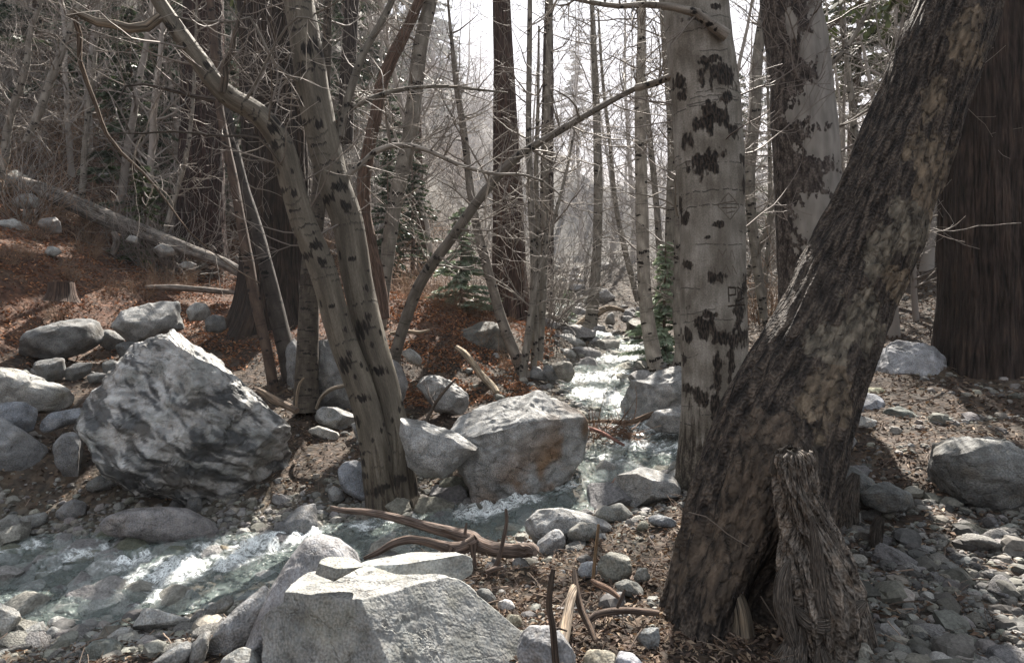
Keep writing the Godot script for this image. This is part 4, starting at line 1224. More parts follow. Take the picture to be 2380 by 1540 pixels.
	rock("flat bluish boulder behind the leaning trunk's right edge", 122, [1975, 970, 1985, 925, 2010, 912, 2045, 918, 2058, 950, 2045, 978, 2000, 985], {tint = Color(0.4, 0.42, 0.46), d = 6.7, amp = 0.025})
	rock("greenish boulder between the tall pale and the flat bluish one", 123, [2000, 935, 2012, 902, 2045, 900, 2075, 925, 2080, 950, 2050, 955], {tint = Color(0.3, 0.3, 0.2), d = 7.1})
	rock("low sunlit rock in front of the flat bluish boulder", 124, [1955, 1000, 1965, 975, 2000, 965, 2040, 975, 2050, 992, 2010, 1002], {tint = pale, d = 6.2, amp = 0.02})
	rock("dark pitted rock right of the flat bluish boulder", 125, [2055, 985, 2060, 955, 2085, 945, 2130, 955, 2140, 990, 2100, 1000], {tint = Color(0.2, 0.22, 0.2), d = 6.3, amp = 0.07})
	rock("grey rock low against the right edge of the leaning trunk", 126, [1935, 1040, 1945, 1005, 1975, 1000, 1990, 1020, 1980, 1045], {tint = grey, d = 5.6})
	rock("pale stone glimpsed between the thick pale trunk and the leaning trunk", 127, [1740, 860, 1755, 815, 1780, 800, 1800, 820, 1800, 870, 1770, 885], {tint = pale, d = 8.6})
	rock("white stone low between the thick pale trunk and the leaning trunk", 128, [1740, 900, 1750, 862, 1775, 858, 1800, 880, 1790, 915, 1760, 920], {tint = pale, d = 7.6})
	rock("dark wet rock behind the root stump", 129, [1930, 1130, 1945, 1095, 1990, 1085, 2030, 1110, 2035, 1150, 1980, 1160], {tint = Color(0.14, 0.145, 0.14), amp = 0.08, d = 4.7})
	rock("jagged dark rock lying right of the root stump", 130, [1995, 1170, 2010, 1140, 2060, 1120, 2110, 1140, 2120, 1170, 2060, 1190], {tint = Color(0.16, 0.165, 0.16), amp = 0.07, d = 4.4})
	rock("large pale flat stone at the foot of the root stump", 131, [1918, 1535, 1930, 1500, 1960, 1478, 2010, 1490, 2040, 1510, 2035, 1545, 1980, 1565], {tint = Color(0.34, 0.33, 0.29), d = 3.0})
	rock("grey angular stone right of the stump's shoulder", 132, [1945, 1205, 1962, 1188, 1995, 1185, 2005, 1205, 1980, 1225, 1950, 1225], {tint = Color(0.26, 0.265, 0.25), name = "stone", cat = "rock"})
	rock("big shaded boulder at the right end of the stony bank", 133, [2150, 1120, 2170, 1040, 2230, 1000, 2310, 1010, 2400, 1050, 2420, 1140, 2330, 1180, 2210, 1170], {n = 28, tint = Color(0.2, 0.205, 0.2)})
	# far left, on the red slope
	rock("pale boulder above the fallen log at the far left", 141, [-20, 425, 0, 400, 35, 392, 68, 405, 72, 428, 30, 440, -20, 445], {tint = Color(0.3, 0.3, 0.28), d = 13.6})
	rock("white boulder below the fallen log's upper end", 142, [25, 470, 40, 452, 75, 448, 92, 465, 80, 480, 40, 484], {tint = pale, d = 12.9})
	rock("pale rock on the red slope at the left edge", 143, [-20, 540, -10, 515, 30, 508, 60, 525, 55, 545, 10, 552], {tint = pale, d = 11.8})
	rock("rounded grey rock on the red slope right of the edge rock", 144, [88, 525, 100, 505, 125, 502, 142, 520, 138, 540, 105, 542], {tint = Color(0.27, 0.26, 0.25), d = 11.9})
	rock("small pale rock alone on the red slope", 145, [103, 590, 112, 572, 130, 572, 142, 590, 125, 598], {tint = pale, d = 11.2, name = "stone", cat = "rock"})
	for q in [["stone under the fallen log, left of the leafy gap", [290, 560, 302, 545, 318, 550, 318, 568]], ["row of stones end below the log's middle", [355, 580, 375, 565, 410, 572, 410, 592, 370, 596]], ["grey stone beneath the log near the second cedar", [410, 620, 430, 605, 455, 612, 452, 630]], ["stone right of the second cedar's foot in the sun", [555, 600, 570, 585, 590, 592, 588, 612, 565, 616]]]:
		rock(q[0], 151 + names.size(), q[1], {tint = pale, name = "stone", cat = "rock", d = 12.5})

# ------------------------------------------------------------------ the trees one can tell apart
func lumpy(amount: float, s: float) -> Callable:            # an almost smooth stem
	return func(a: float, l: float, _r: float, _p: Vector3) -> float:
		return 1.0 + n_big.get_noise_3d(cos(a) * 1.2 + s, sin(a) * 1.2, l * 1.8) * amount + n_bump.get_noise_3d(cos(a) * 0.5, sin(a) * 0.5 + s, l * 0.7) * amount * 0.35

func fluted(s: float, ribs: float, deep: float, flare: float, flare_len: float) -> Callable:   # buttressed cedar
	return func(a: float, l: float, _r: float, _p: Vector3) -> float:
		var w := n_big.get_noise_3d(cos(a) * 1.5 + s, sin(a) * 1.5, l * 0.35)
		var f := absf(sin(a * ribs * 0.5 + w * 2.4 + l * 0.12)) * 0.6 + n_ridge.get_noise_3d(cos(a) * 5.0 + s, sin(a) * 5.0, l * 0.22) * 0.55
		var fl := flare * exp(-l / flare_len)
		return 1.0 + fl * (1.0 + 0.5 * sin(a * 5.0 + s)) + (f - 0.4) * deep * (1.0 + fl) + n_bump.get_noise_3d(cos(a) * 2.0, sin(a) * 2.0, l * 0.3) * deep * 0.5

func tree_thing(called: String, pts: Array, d0: float, label: String, group := "") -> Node3D:
	var foot := at(pts[0][0], pts[0][1], d0)
	return thing(called, foot, label, "tree", group)

# a slim tree along a traced line: trunk, boughs, twigs
func slim(label: String, pts: Array, d0: float, d1: float, m: String, tint: Color, o := {}) -> Node3D:
	var t := tree_thing(o.get("called", "slim_tree"), pts, d0, label, o.get("group", ""))
	var pr := path3(pts, d0, d1, 0.12)
	var mb := MB.new()
	stem(mb, pr[0], pr[1], o.get("sides", 20), lumpy(o.get("lump", 0.16), d0 * 7.0 + pts[0][0]), tint, 0.62)
	part(t, "trunk", mb, M[m])
	var tw := MB.new()
	var n: int = o.get("twigs", 14)
	if n:
		sprout(tw, pr[0], pr[1], n, o.get("from", 0.3), o.get("ln", 0.8), o.get("thick", 0.012), o.get("lvl", 2), {tint = o.get("twig_tint", Color(0.17, 0.15, 0.13)), many = o.get("many", 4.0), up = o.get("up", 0.05), thin = o.get("thin", 0.0028)})
		part(t, "twigs", tw, M.twig, true)
	return t

func bough(t: Node3D, pts: Array, d0: float, d1: float, m: String, tint: Color, twigs := 10, ln := 0.5, called := "bough", lvl := 1) -> void:
	var pr := path3(pts, d0, d1, 0.1)
	var mb := MB.new()
	stem(mb, pr[0], pr[1], 12, lumpy(0.2, d0 + pts[0][0]), tint, 0.62)
	var b := part(t, called, mb, M[m])
	if twigs:
		var tw := MB.new()
		sprout(tw, pr[0], pr[1], twigs, 0.1, ln, 0.008, lvl, {tint = Color(0.19, 0.17, 0.15), many = 3.5, thin = 0.0026})
		var q := MeshInstance3D.new()
		for k in tw.v.size(): tw.v[k] -= t.position
		q.mesh = tw.mesh(); q.material_override = M.twig; q.name = "twigs"; q.set_meta("kind", "stuff")
		b.add_child(q, true)

func leaning_carve(a: float, l: float, _r: float, p: Vector3) -> float:
	var c := cos(a)
	var s := sin(a)
	var rough := n_ridge.get_noise_3d(c * 5.5, s * 5.5, l * 0.9 + 4.0) * 0.075 + n_bump.get_noise_3d(c * 1.6, s * 1.6, l * 0.55) * 0.06 + n_big.get_noise_3d(c * 1.3 + 5.0, s * 1.3, l * 1.3) * 0.16
	var left := clampf(-sin(a - PI) * -1.0, -1, 1)
	var plate := n_cell.get_noise_3d(c * 2.6 + l * 0.1, s * 2.6, l * 1.1)
	var f := 1.0 + rough - absf(plate) * 0.06 + left * 0.0
	f += 0.32 * exp(-l / 0.35) * (1.0 + 0.45 * sin(a * 4.0 + 1.0))
	# the hollow low on the side towards the eye
	var da := wrapf(a - 3.52, -PI, PI) / 0.42
	var dl := (l - 0.46) / 0.42
	var hole := exp(-pow(da * da + dl * dl, 1.6))
	return f - hole * 0.72

func big_trees() -> void:
	n_cell = noise(9, 1.4, 2, FastNoiseLite.TYPE_CELLULAR)
	n_cell.cellular_return_type = FastNoiseLite.RETURN_DISTANCE2_SUB
	bark_of_big_alder()
	bark_of_twin()
	bark_of_mottled()
	bark_of_leaning()
	var skin := Color(0.2, 0.19, 0.172)
	# --- twin-stemmed alder by the creek
	var t := tree_thing("twin_stemmed_alder", [[905, 1150]], 6.25, "alder with two scarred pale stems rising from one foot at the creek's edge")
	var pts := [[932, 1290, 180], [922, 1150, 96], [922, 1060, 70], [918, 1000, 60], [900, 914, 60], [860, 780, 70], [830, 647, 72], [806, 514, 75], [768, 400, 76], [731, 233, 73], [712, 120, 70], [692, 0, 67], [660, -200, 62], [640, -420, 48], [600, -700, 20]]
	var pr := path3(pts, 6.25, 6.6, 0.035)
	var mb := MB.new()
	var base_grain := lumpy(0.12, 3.0)
	var foot := func(a: float, l: float, r: float, p: Vector3) -> float:
		return base_grain.call(a, l, r, p) + exp(-l / 0.3) * (0.12 + n_ridge.get_noise_3d(cos(a) * 2.5, sin(a) * 2.5, l * 0.5) * 0.3)
	stem(mb, pr[0], pr[1], 72, foot, skin)
	part(t, "stem", mb, M.twin_bark)
	var tw := MB.new()
	sprout(tw, pr[0], pr[1], 18, 0.5, 0.9, 0.011, 2, {tint = Color(0.16, 0.14, 0.125), thin = 0.0023})
	pts = [[912, 1270, 130], [888, 1140, 80], [872, 1040, 70], [846, 930, 62], [796, 790, 60], [756, 647, 62], [706, 520, 58], [682, 440, 56], [658, 350, 55], [632, 300, 55], [590, 258, 52], [538, 228, 50], [498, 190, 46], [455, 130, 42], [412, 70, 38], [372, 10, 34], [330, -70, 30], [280, -190, 24], [240, -330, 12]]
	pr = path3(pts, 6.2, 6.0, 0.035)
	mb = MB.new()
	stem(mb, pr[0], pr[1], 60, lumpy(0.14, 8.0), skin)
	part(t, "stem", mb, M.twin_bark)
	sprout(tw, pr[0], pr[1], 24, 0.42, 0.8, 0.01, 2, {tint = Color(0.16, 0.14, 0.125), thin = 0.0023})
	part(t, "twigs", tw, M.twig, true)
	var grey := Color(0.32, 0.3, 0.27)
	bough(t, [[372, 38, 22], [340, 62, 24], [300, 66, 22], [262, 56, 22], [226, 52, 20], [195, 38, 18], [172, 24, 18], [158, 40, 14]], 6.0, 5.8, "wood", Color(0.22, 0.19, 0.15), 0, 0.5, "dead_limb")
	bough(t, [[172, 40, 11], [184, 80, 12], [184, 140, 10], [200, 190, 10], [222, 245, 9], [245, 310, 9], [280, 355, 8], [330, 400, 6], [380, 460, 5], [440, 540, 4], [500, 590, 3], [545, 625, 3], [602, 658, 4]], 5.8, 6.3, "wood", Color(0.16, 0.12, 0.09), 7, 0.35, "hanging_branch")
	bough(t, [[516, 215, 20], [522, 180, 18], [520, 150, 15], [538, 120, 14], [542, 90, 10], [555, 40, 7], [580, -20, 4]], 6.0, 5.9, "wood", Color(0.14, 0.12, 0.1), 7)
	bough(t, [[500, 232, 12], [440, 222, 9], [380, 205, 8], [330, 195, 6], [290, 200, 4], [275, 230, 3]], 6.0, 5.6, "wood", Color(0.13, 0.11, 0.1), 7)
	bough(t, [[560, 250, 8], [600, 180, 6], [640, 100, 5], [690, 40, 4], [760, 60, 3]], 6.05, 5.7, "wood", grey, 6)
	bough(t, [[704, 440, 8], [650, 380, 6], [600, 320, 6], [520, 316, 5], [400, 305, 5], [330, 310, 4], [260, 308, 2]], 6.1, 5.6, "wood", Color(0.16, 0.14, 0.12), 8)
	bough(t, [[740, 200, 12], [700, 190, 9], [640, 150, 8], [580, 40, 6], [540, 50, 5], [440, 48, 5], [400, 36, 3]], 6.5, 6.0, "wood", grey, 7)
	bough(t, [[802, 410, 15], [840, 380, 14], [870, 352, 14], [910, 338, 14], [950, 338, 12], [1000, 352, 11], [1060, 380, 10], [1110, 396, 9], [1160, 405, 7], [1200, 404, 6], [1260, 420, 5], [1310, 460, 3]], 6.45, 6.6, "alder", Color(0.36, 0.34, 0.32), 26, 0.55)
	bough(t, [[790, 320, 16], [800, 260, 18], [830, 160, 18], [850, 110, 17], [880, 60, 16], [915, -10, 15], [960, -110, 12]], 6.5, 6.9, "alder", skin, 14)
	bough(t, [[820, 250, 12], [870, 225, 12], [920, 210, 11], [980, 202, 9], [1040, 200, 8], [1110, 208, 6], [1180, 215, 3]], 6.7, 7.4, "alder", skin, 18)
	# --- great cedar
	t = tree_thing("cedar_tree", [[640, 770]], 10.7, "very thick dark brown cedar with a fluted flaring foot, behind the twin alder")
	pr = path3([[632, 800, 178], [634, 740, 164], [636, 660, 150], [640, 560, 142], [642, 420, 140], [636, 250, 138], [630, 100, 136], [626, 0, 134], [618, -200, 126], [612, -500, 110], [606, -900, 80], [600, -1300, 30]], 10.9, 10.9, 0.06)
	mb = MB.new()
	stem(mb, pr[0], pr[1], 110, fluted(2.0, 9.0, 0.12, 0.42, 0.45), Color(0.045, 0.032, 0.026), 0.5)
	part(t, "trunk", mb, M.cedar)
	cedar_boughs(t, pr[0], pr[1], 0.6, 18, 1.8)
	t = tree_thing("cedar_tree", [[465, 590]], 14.2, "smaller dark red-brown cedar left of the very thick one, behind the fallen log")
	pr = path3([[466, 610, 112], [466, 560, 102], [466, 450, 100], [468, 330, 94], [470, 200, 92], [472, 0, 86], [474, -300, 70], [476, -700, 20]], 14.2, 14.2, 0.08)
	mb = MB.new()
	stem(mb, pr[0], pr[1], 80, fluted(7.0, 8.0, 0.12, 0.15, 0.6), Color(0.055, 0.034, 0.028), 0.5)
	part(t, "trunk", mb, M.cedar)
	cedar_boughs(t, pr[0], pr[1], 0.5, 22, 1.8)
	t = tree_thing("cedar_tree", [[1188, 745]], 13.0, "tall straight red-brown cedar in the middle distance, left of the gap of sky")
	pr = path3([[1186, 765, 96], [1184, 700, 84], [1182, 600, 74], [1179, 450, 66], [1174, 300, 56], [1170, 150, 46], [1165, 0, 40], [1160, -200, 34], [1155, -450, 20]], 13.1, 13.1, 0.07)
	mb = MB.new()
	stem(mb, pr[0], pr[1], 72, fluted(11.0, 7.0, 0.1, 0.22, 0.4), Color(0.12, 0.078, 0.062), 0.5)
	part(t, "trunk", mb, M.cedar)
	t = tree_thing("cedar_tree", [[1268, 740]], 17.0, "dark cedar trunk right behind the cluster of slim stems in the middle")
	pr = path3([[1266, 760, 44], [1268, 650, 36], [1270, 500, 32], [1272, 300, 28], [1274, 100, 22], [1276, -100, 12]], 17.2, 17.2, 0.1)
	mb = MB.new()
	stem(mb, pr[0], pr[1], 40, fluted(13.0, 6.0, 0.1, 0.2, 0.4), Color(0.09, 0.062, 0.05), 0.5)
	part(t, "trunk", mb, M.cedar)
	# --- the thick pale alder
	t = tree_thing("big_alder", [[1650, 1140]], 5.6, "thick pale alder with dark scars and carved letters, standing behind the leaning trunk")
	pr = path3([[1668, 1180, 200], [1660, 1100, 168], [1660, 1000, 152], [1662, 900, 150], [1660, 800, 152], [1656, 650, 148], [1654, 500, 148], [1647, 350, 152], [1637, 200, 154], [1622, 60, 150], [1612, -60, 148], [1600, -300, 140], [1590, -600, 110], [1580, -900, 60], [1570, -1100, 20]], 5.75, 5.75, 0.03)
	var all_len := 0.0
	var seen_len := 0.0
	for k in range(1, pr[0].size()):
		var step: float = pr[0][k].distance_to(pr[0][k - 1])
		all_len += step
		if pr[0][k].y < at(1600, -300, 5.75).y: seen_len = all_len
	mb = MB.new()
	var knots := lumpy(0.07, 21.0)
	stem(mb, pr[0], pr[1], 110, func(a: float, l: float, r: float, p: Vector3) -> float: return knots.call(a, l, r, p) + 0.09 * exp(-l / 0.25) * (1.0 + 0.6 * sin(a * 5.0)) + 0.05 * exp(-pow((l - 2.75) / 0.25, 2.0)) * maxf(0.0, cos(a - 4.4)), Color(0.42, 0.41, 0.395))
	for k in mb.t.size(): mb.t[k].y = 1.0 - (1.0 - mb.t[k].y) * all_len / seen_len
	part(t, "trunk", mb, M.big_alder)
	bough(t, [[1690, 82, 30], [1655, 58, 26], [1620, 30, 22], [1570, 18, 18], [1500, 10, 15], [1440, 14, 12], [1370, 4, 10], [1300, -12, 7], [1220, -40, 4]], 5.45, 5.3, "alder", Color(0.34, 0.32, 0.3), 18, 0.6)
	bough(t, [[1572, 170, 15], [1530, 190, 17], [1480, 204, 17], [1420, 235, 18], [1350, 275, 20], [1280, 316, 22], [1210, 358, 25], [1160, 405, 28], [1100, 480, 32], [1050, 552, 33], [1005, 612, 34], [970, 670, 35], [945, 735, 36], [925, 800, 36], [912, 860, 38]].slice(0, 3), 5.7, 6.1, "alder", Color(0.34, 0.32, 0.3), 4, 0.4)
	tw = MB.new()
	sprout(tw, pr[0], pr[1], 26, 0.25, 0.8, 0.01, 2, {tint = Color(0.15, 0.13, 0.12), thin = 0.0024})
	part(t, "twigs", tw, M.twig, true)
	# --- mottled trunk behind
	t = tree_thing("mottled_sycamore", [[1880, 1000]], 6.9, "trunk of brown plates and smooth white patches, right of the thick pale alder")
	pr = path3([[1886, 1020, 190], [1886, 900, 160], [1886, 760, 148], [1884, 600, 146], [1878, 450, 146], [1872, 320, 144], [1858, 160, 138], [1838, 20, 134], [1826, -80, 128], [1808, -200, 120], [1790, -400, 110], [1770, -700, 80], [1750, -1000, 20]], 6.9, 6.9, 0.035)
	all_len = 0.0
	var low_len := 0.0
	for k in range(1, pr[0].size()):
		all_len += pr[0][k].distance_to(pr[0][k - 1])
		if pr[0][k].y < at(1800, -200, 6.9).y: seen_len = all_len
		if pr[0][k].y < at(1886, 900, 6.9).y: low_len = all_len
	mb = MB.new()
	stem(mb, pr[0], pr[1], 96, lumpy(0.1, 33.0), Color(0.4, 0.39, 0.385))
	for k in mb.t.size(): mb.t[k].y = 1.0 - ((1.0 - mb.t[k].y) * all_len - low_len) / (seen_len - low_len)
	part(t, "trunk", mb, M.mottled)
	bough(t, [[1920, 470, 12], [1960, 480, 10], [2020, 500, 8], [2090, 520, 6], [2180, 500, 4]], 6.8, 6.4, "alder", Color(0.3, 0.28, 0.26), 16, 0.5)
	bough(t, [[1910, 160, 16], [1960, 120, 13], [2010, 40, 10], [2050, -60, 7]], 6.9, 7.0, "alder", Color(0.3, 0.28, 0.26), 16, 0.6)
	bough(t, [[1905, 300, 9], [1960, 290, 7], [2050, 240, 5], [2160, 230, 4], [2280, 180, 3]], 6.9, 7.2, "alder", Color(0.2, 0.18, 0.16), 20, 0.6)
	tw = MB.new()
	sprout(tw, pr[0], pr[1], 40, 0.3, 0.9, 0.01, 2, {tint = Color(0.15, 0.13, 0.12), thin = 0.0026})
	part(t, "twigs", tw, M.twig, true)
	# --- leaning trunk
	t = tree_thing("leaning_tree", [[1690, 1580]], 3.5, "big dark furrowed trunk leaning to the right, hollow at its foot")
	pts = [[1672, 1700, 330, 3.35], [1686, 1560, 322, 3.4], [1706, 1420, 318, 3.45], [1735, 1300, 312, 3.52], [1770, 1170, 306, 3.6], [1808, 1040, 292, 3.7], [1850, 920, 276, 3.8], [1903, 800, 258, 3.9], [1958, 680, 244, 4.0], [2012, 560, 230, 4.05], [2064, 440, 216, 4.1], [2112, 320, 204, 4.15], [2160, 190, 192, 4.2], [2208, 60, 184, 4.25], [2255, -70, 176, 4.3], [2310, -250, 160, 4.4], [2380, -500, 130, 4.5], [2450, -800, 60, 4.6]]
	pr = path3(pts, 0, 0, 0.016)
	mb = MB.new()
	var low := 0.0
	all_len = 0.0
	for k in range(1, pr[0].size()):
		all_len += pr[0][k].distance_to(pr[0][k - 1])
		if pr[0][k].y < at(2300, -250, 4.4).y: seen_len = all_len
	stem(mb, pr[0], pr[1], 150, leaning_carve, Color(0.5, 0.475, 0.45))
	for k in mb.t.size(): mb.t[k].y = 1.0 - (1.0 - mb.t[k].y) * all_len / seen_len
	part(t, "trunk", mb, M.leaning_bark)
	var sn := MB.new()                                     # the splinter that stands in the hollow
	pr = path3([[1726, 1500, 50], [1722, 1430, 40], [1714, 1390, 30], [1706, 1360, 16], [1700, 1340, 3]], 3.2, 3.3, 0.02)
	stem(sn, pr[0], pr[1], 30, fluted(3.0, 5.0, 0.3, 0.3, 0.05), Color(0.2, 0.17, 0.13), 0.6)
	part(t, "splinter", sn, M.wood)
	tw = MB.new()
	for q in [[[1600, 1190, 3], [1640, 1200, 3], [1690, 1240, 3], [1740, 1270, 2]], [[1790, 1540, 14], [1812, 1470, 13], [1830, 1420, 12], [1850, 1370, 9], [1862, 1330, 7]], [[1768, 1385, 3], [1790, 1420, 3], [1815, 1460, 4], [1834, 1520, 4]], [[1700, 1480, 3], [1698, 1540, 3], [1700, 1600, 4]]]:
		pr = path3(q, 3.15, 3.1, 0.05)
		tw.tube(pr[0], pr[1], 6, Color(0.12, 0.1, 0.085))
	part(t, "sucker_shoots", tw, M.twig, true)
	stump()
	middle_trees()

func stump() -> void:
	var t := thing("root_stump", at(1890, 1500, 3.05), "gnarled grey root stump with a ragged top, in front of the leaning trunk's right side", "stump")
	var spiral := func(a: float, l: float, r: float, p: Vector3) -> float:
		var b := a + l * 1.1 + n_big.get_noise_2d(l * 2.0, 3.0) * 1.6
		var w := n_big.get_noise_3d(cos(b) * 1.5, sin(b) * 1.5 + 8.0, l * 2.4)
		var f := n_ridge.get_noise_3d(cos(b) * 2.6, sin(b) * 2.6, l * 1.3 + w * 0.6) * 0.3 + n_ridge.get_noise_3d(cos(b) * 6.0, sin(b) * 6.0 + 3.0, l * 2.0) * 0.13 + n_bump.get_noise_3d(cos(b) * 1.1, sin(b) * 1.1, l * 0.35) * 0.16
		return 0.82 + f + w * 0.4
	var pr := path3([[1900, 1680, 190, 3.04], [1910, 1590, 146, 3.04], [1920, 1520, 146, 3.05], [1920, 1450, 164, 3.05], [1912, 1390, 164, 3.06], [1900, 1320, 148, 3.08], [1888, 1265, 124, 3.1], [1872, 1215, 104, 3.12], [1858, 1165, 98, 3.12], [1850, 1110, 92, 3.13], [1846, 1075, 98, 3.14], [1844, 1052, 84, 3.14], [1843, 1044, 50, 3.14]], 0, 0, 0.008)
	var mb := MB.new()
	stem(mb, pr[0], pr[1], 180, spiral, Color(0.24, 0.215, 0.188), 1.1)
	part(t, "trunk", mb, M.root_wood)
	var crown := MB.new()                                  # torn fibres round the rim
	for k in 46:
		var a := TAU * k / 46.0
		var rr := rnd(0.55, 1.1)
		var p := at(1845 + cos(a) * 42 * rr, 1064 + rnd(-8, 10), 3.18 + sin(a) * 0.08 * rr)
		var h := rnd(0.02, 0.055) * (1.9 if k % 8 == 0 else 1.0)
		crown.tube(PackedVector3Array([p - Vector3(0, 0.06, 0), p + Vector3(rnd(-.012, .012), h * 0.5, rnd(-.01, .01)), p + Vector3(rnd(-.025, .025), h, rnd(-.02, .02))]), PackedFloat32Array([rnd(0.016, 0.026), 0.014, 0.003]), 6, Color(0.3, 0.27, 0.235) * rnd(0.5, 1.3))
	part(t, "torn_rim", crown, M.root_wood, true)
	for q in [[[[1880, 1150, 4], [1900, 1190, 24], [1930, 1250, 34], [1962, 1320, 34], [1988, 1390, 40], [2004, 1460, 56], [2016, 1530, 60], [2040, 1620, 50]], 3.06], [[[1836, 1300, 6], [1820, 1345, 34], [1820, 1400, 44], [1830, 1450, 40], [1846, 1500, 24], [1856, 1530, 4]], 2.98], [[[1862, 1420, 6], [1852, 1480, 44], [1838, 1530, 66], [1800, 1580, 74], [1750, 1640, 64], [1700, 1700, 40]], 3.0], [[[1886, 1200, 6], [1896, 1260, 26], [1902, 1330, 32], [1910, 1400, 34], [1922, 1450, 40], [1930, 1500, 20]], 2.96], [[[1846, 1410, 6], [1872, 1436, 40], [1910, 1446, 56], [1955, 1436, 50], [1990, 1412, 36], [2012, 1396, 6]], 2.97], [[[1905, 1500, 20], [1920, 1560, 60], [1950, 1620, 70], [1990, 1700, 60]], 2.95]]:
		pr = path3(q[0], q[1], q[1], 0.012)
		mb = MB.new()
		stem(mb, pr[0], pr[1], 34, fluted(q[1] * 9.0, 4.0, 0.22, 0.0, 0.2), Color(0.26, 0.235, 0.205), 0.9)
		part(t, "root", mb, M.root_wood)
	t = thing("snag", at(1990, 1240, 4.3), "broken dark snags of root wood behind the stump at the right", "stump")
	for q in [[[[1960, 1260, 60], [1965, 1200, 56], [1975, 1140, 40], [1990, 1100, 16]], 4.4], [[[2035, 1270, 26], [2038, 1230, 26], [2046, 1200, 18]], 4.1], [[[1940, 1180, 40], [1990, 1165, 30], [2060, 1180, 24], [2120, 1160, 12]], 4.5]]:
		pr = path3(q[0], q[1], q[1], 0.03)
		mb = MB.new()
		stem(mb, pr[0], pr[1], 28, fluted(q[1] * 5.0, 5.0, 0.35, 0.0, 0.2), Color(0.13, 0.115, 0.1), 0.9)
		part(t, "broken_root", mb, M.root_wood)

func cedar_boughs(t: Node3D, p: PackedVector3Array, r: PackedFloat32Array, from: float, count: int, ln: float) -> void:    # drooping sprays high on the trunk
	var wood := MB.new()
	var leaf := MB.new()
	for k in count:
		var j := int(lerpf(from, 0.98, rng.randf()) * (p.size() - 1))
		var a := rng.randf() * TAU
		var d := Vector3(cos(a), rnd(-0.1, 0.25), sin(a))
		var l := ln * rnd(0.6, 1.2)
		var pts := PackedVector3Array([p[j]])
		var rad := PackedFloat32Array([0.03])
		var q := p[j] + d * r[j] * 0.7
		for s in 7:
			d = (d + Vector3.DOWN * 0.12 + rvec() * 0.12).normalized()
			q += d * l / 7
			pts.push_back(q); rad.push_back(lerpf(0.028, 0.006, s / 6.0))
			if s > 0:
				for e in 8:
					spray(leaf, q + rvec() * 0.12, (d * 0.6 + rvec() * 0.8 + Vector3.DOWN * 0.3).normalized(), rnd(0.14, 0.3), rnd(0.03, 0.06), Color(0.05, 0.062, 0.03) * rnd(0.7, 1.4))
		wood.tube(pts, rad, 5, Color(0.08, 0.06, 0.05))
	part(t, "boughs", wood, M.twig, true)
	part(t, "foliage", leaf, M.needles, true)

func spray(mb: MB, p: Vector3, d: Vector3, ln: float, w: float, col: Color) -> void:       # a flat frond: a stem of small pointed leaves
	var side := d.cross(rvec()).normalized()
	var nn := side.cross(d).normalized()
	var tip := p + d * ln
	for s in [-1.0, 1.0]:
		mb.tri(p, p.lerp(tip, 0.45) + side * w * s, p.lerp(tip, 0.6), nn, col)
		mb.tri(p.lerp(tip, 0.3), p.lerp(tip, 0.8) + side * w * 0.8 * s, tip, nn, col)

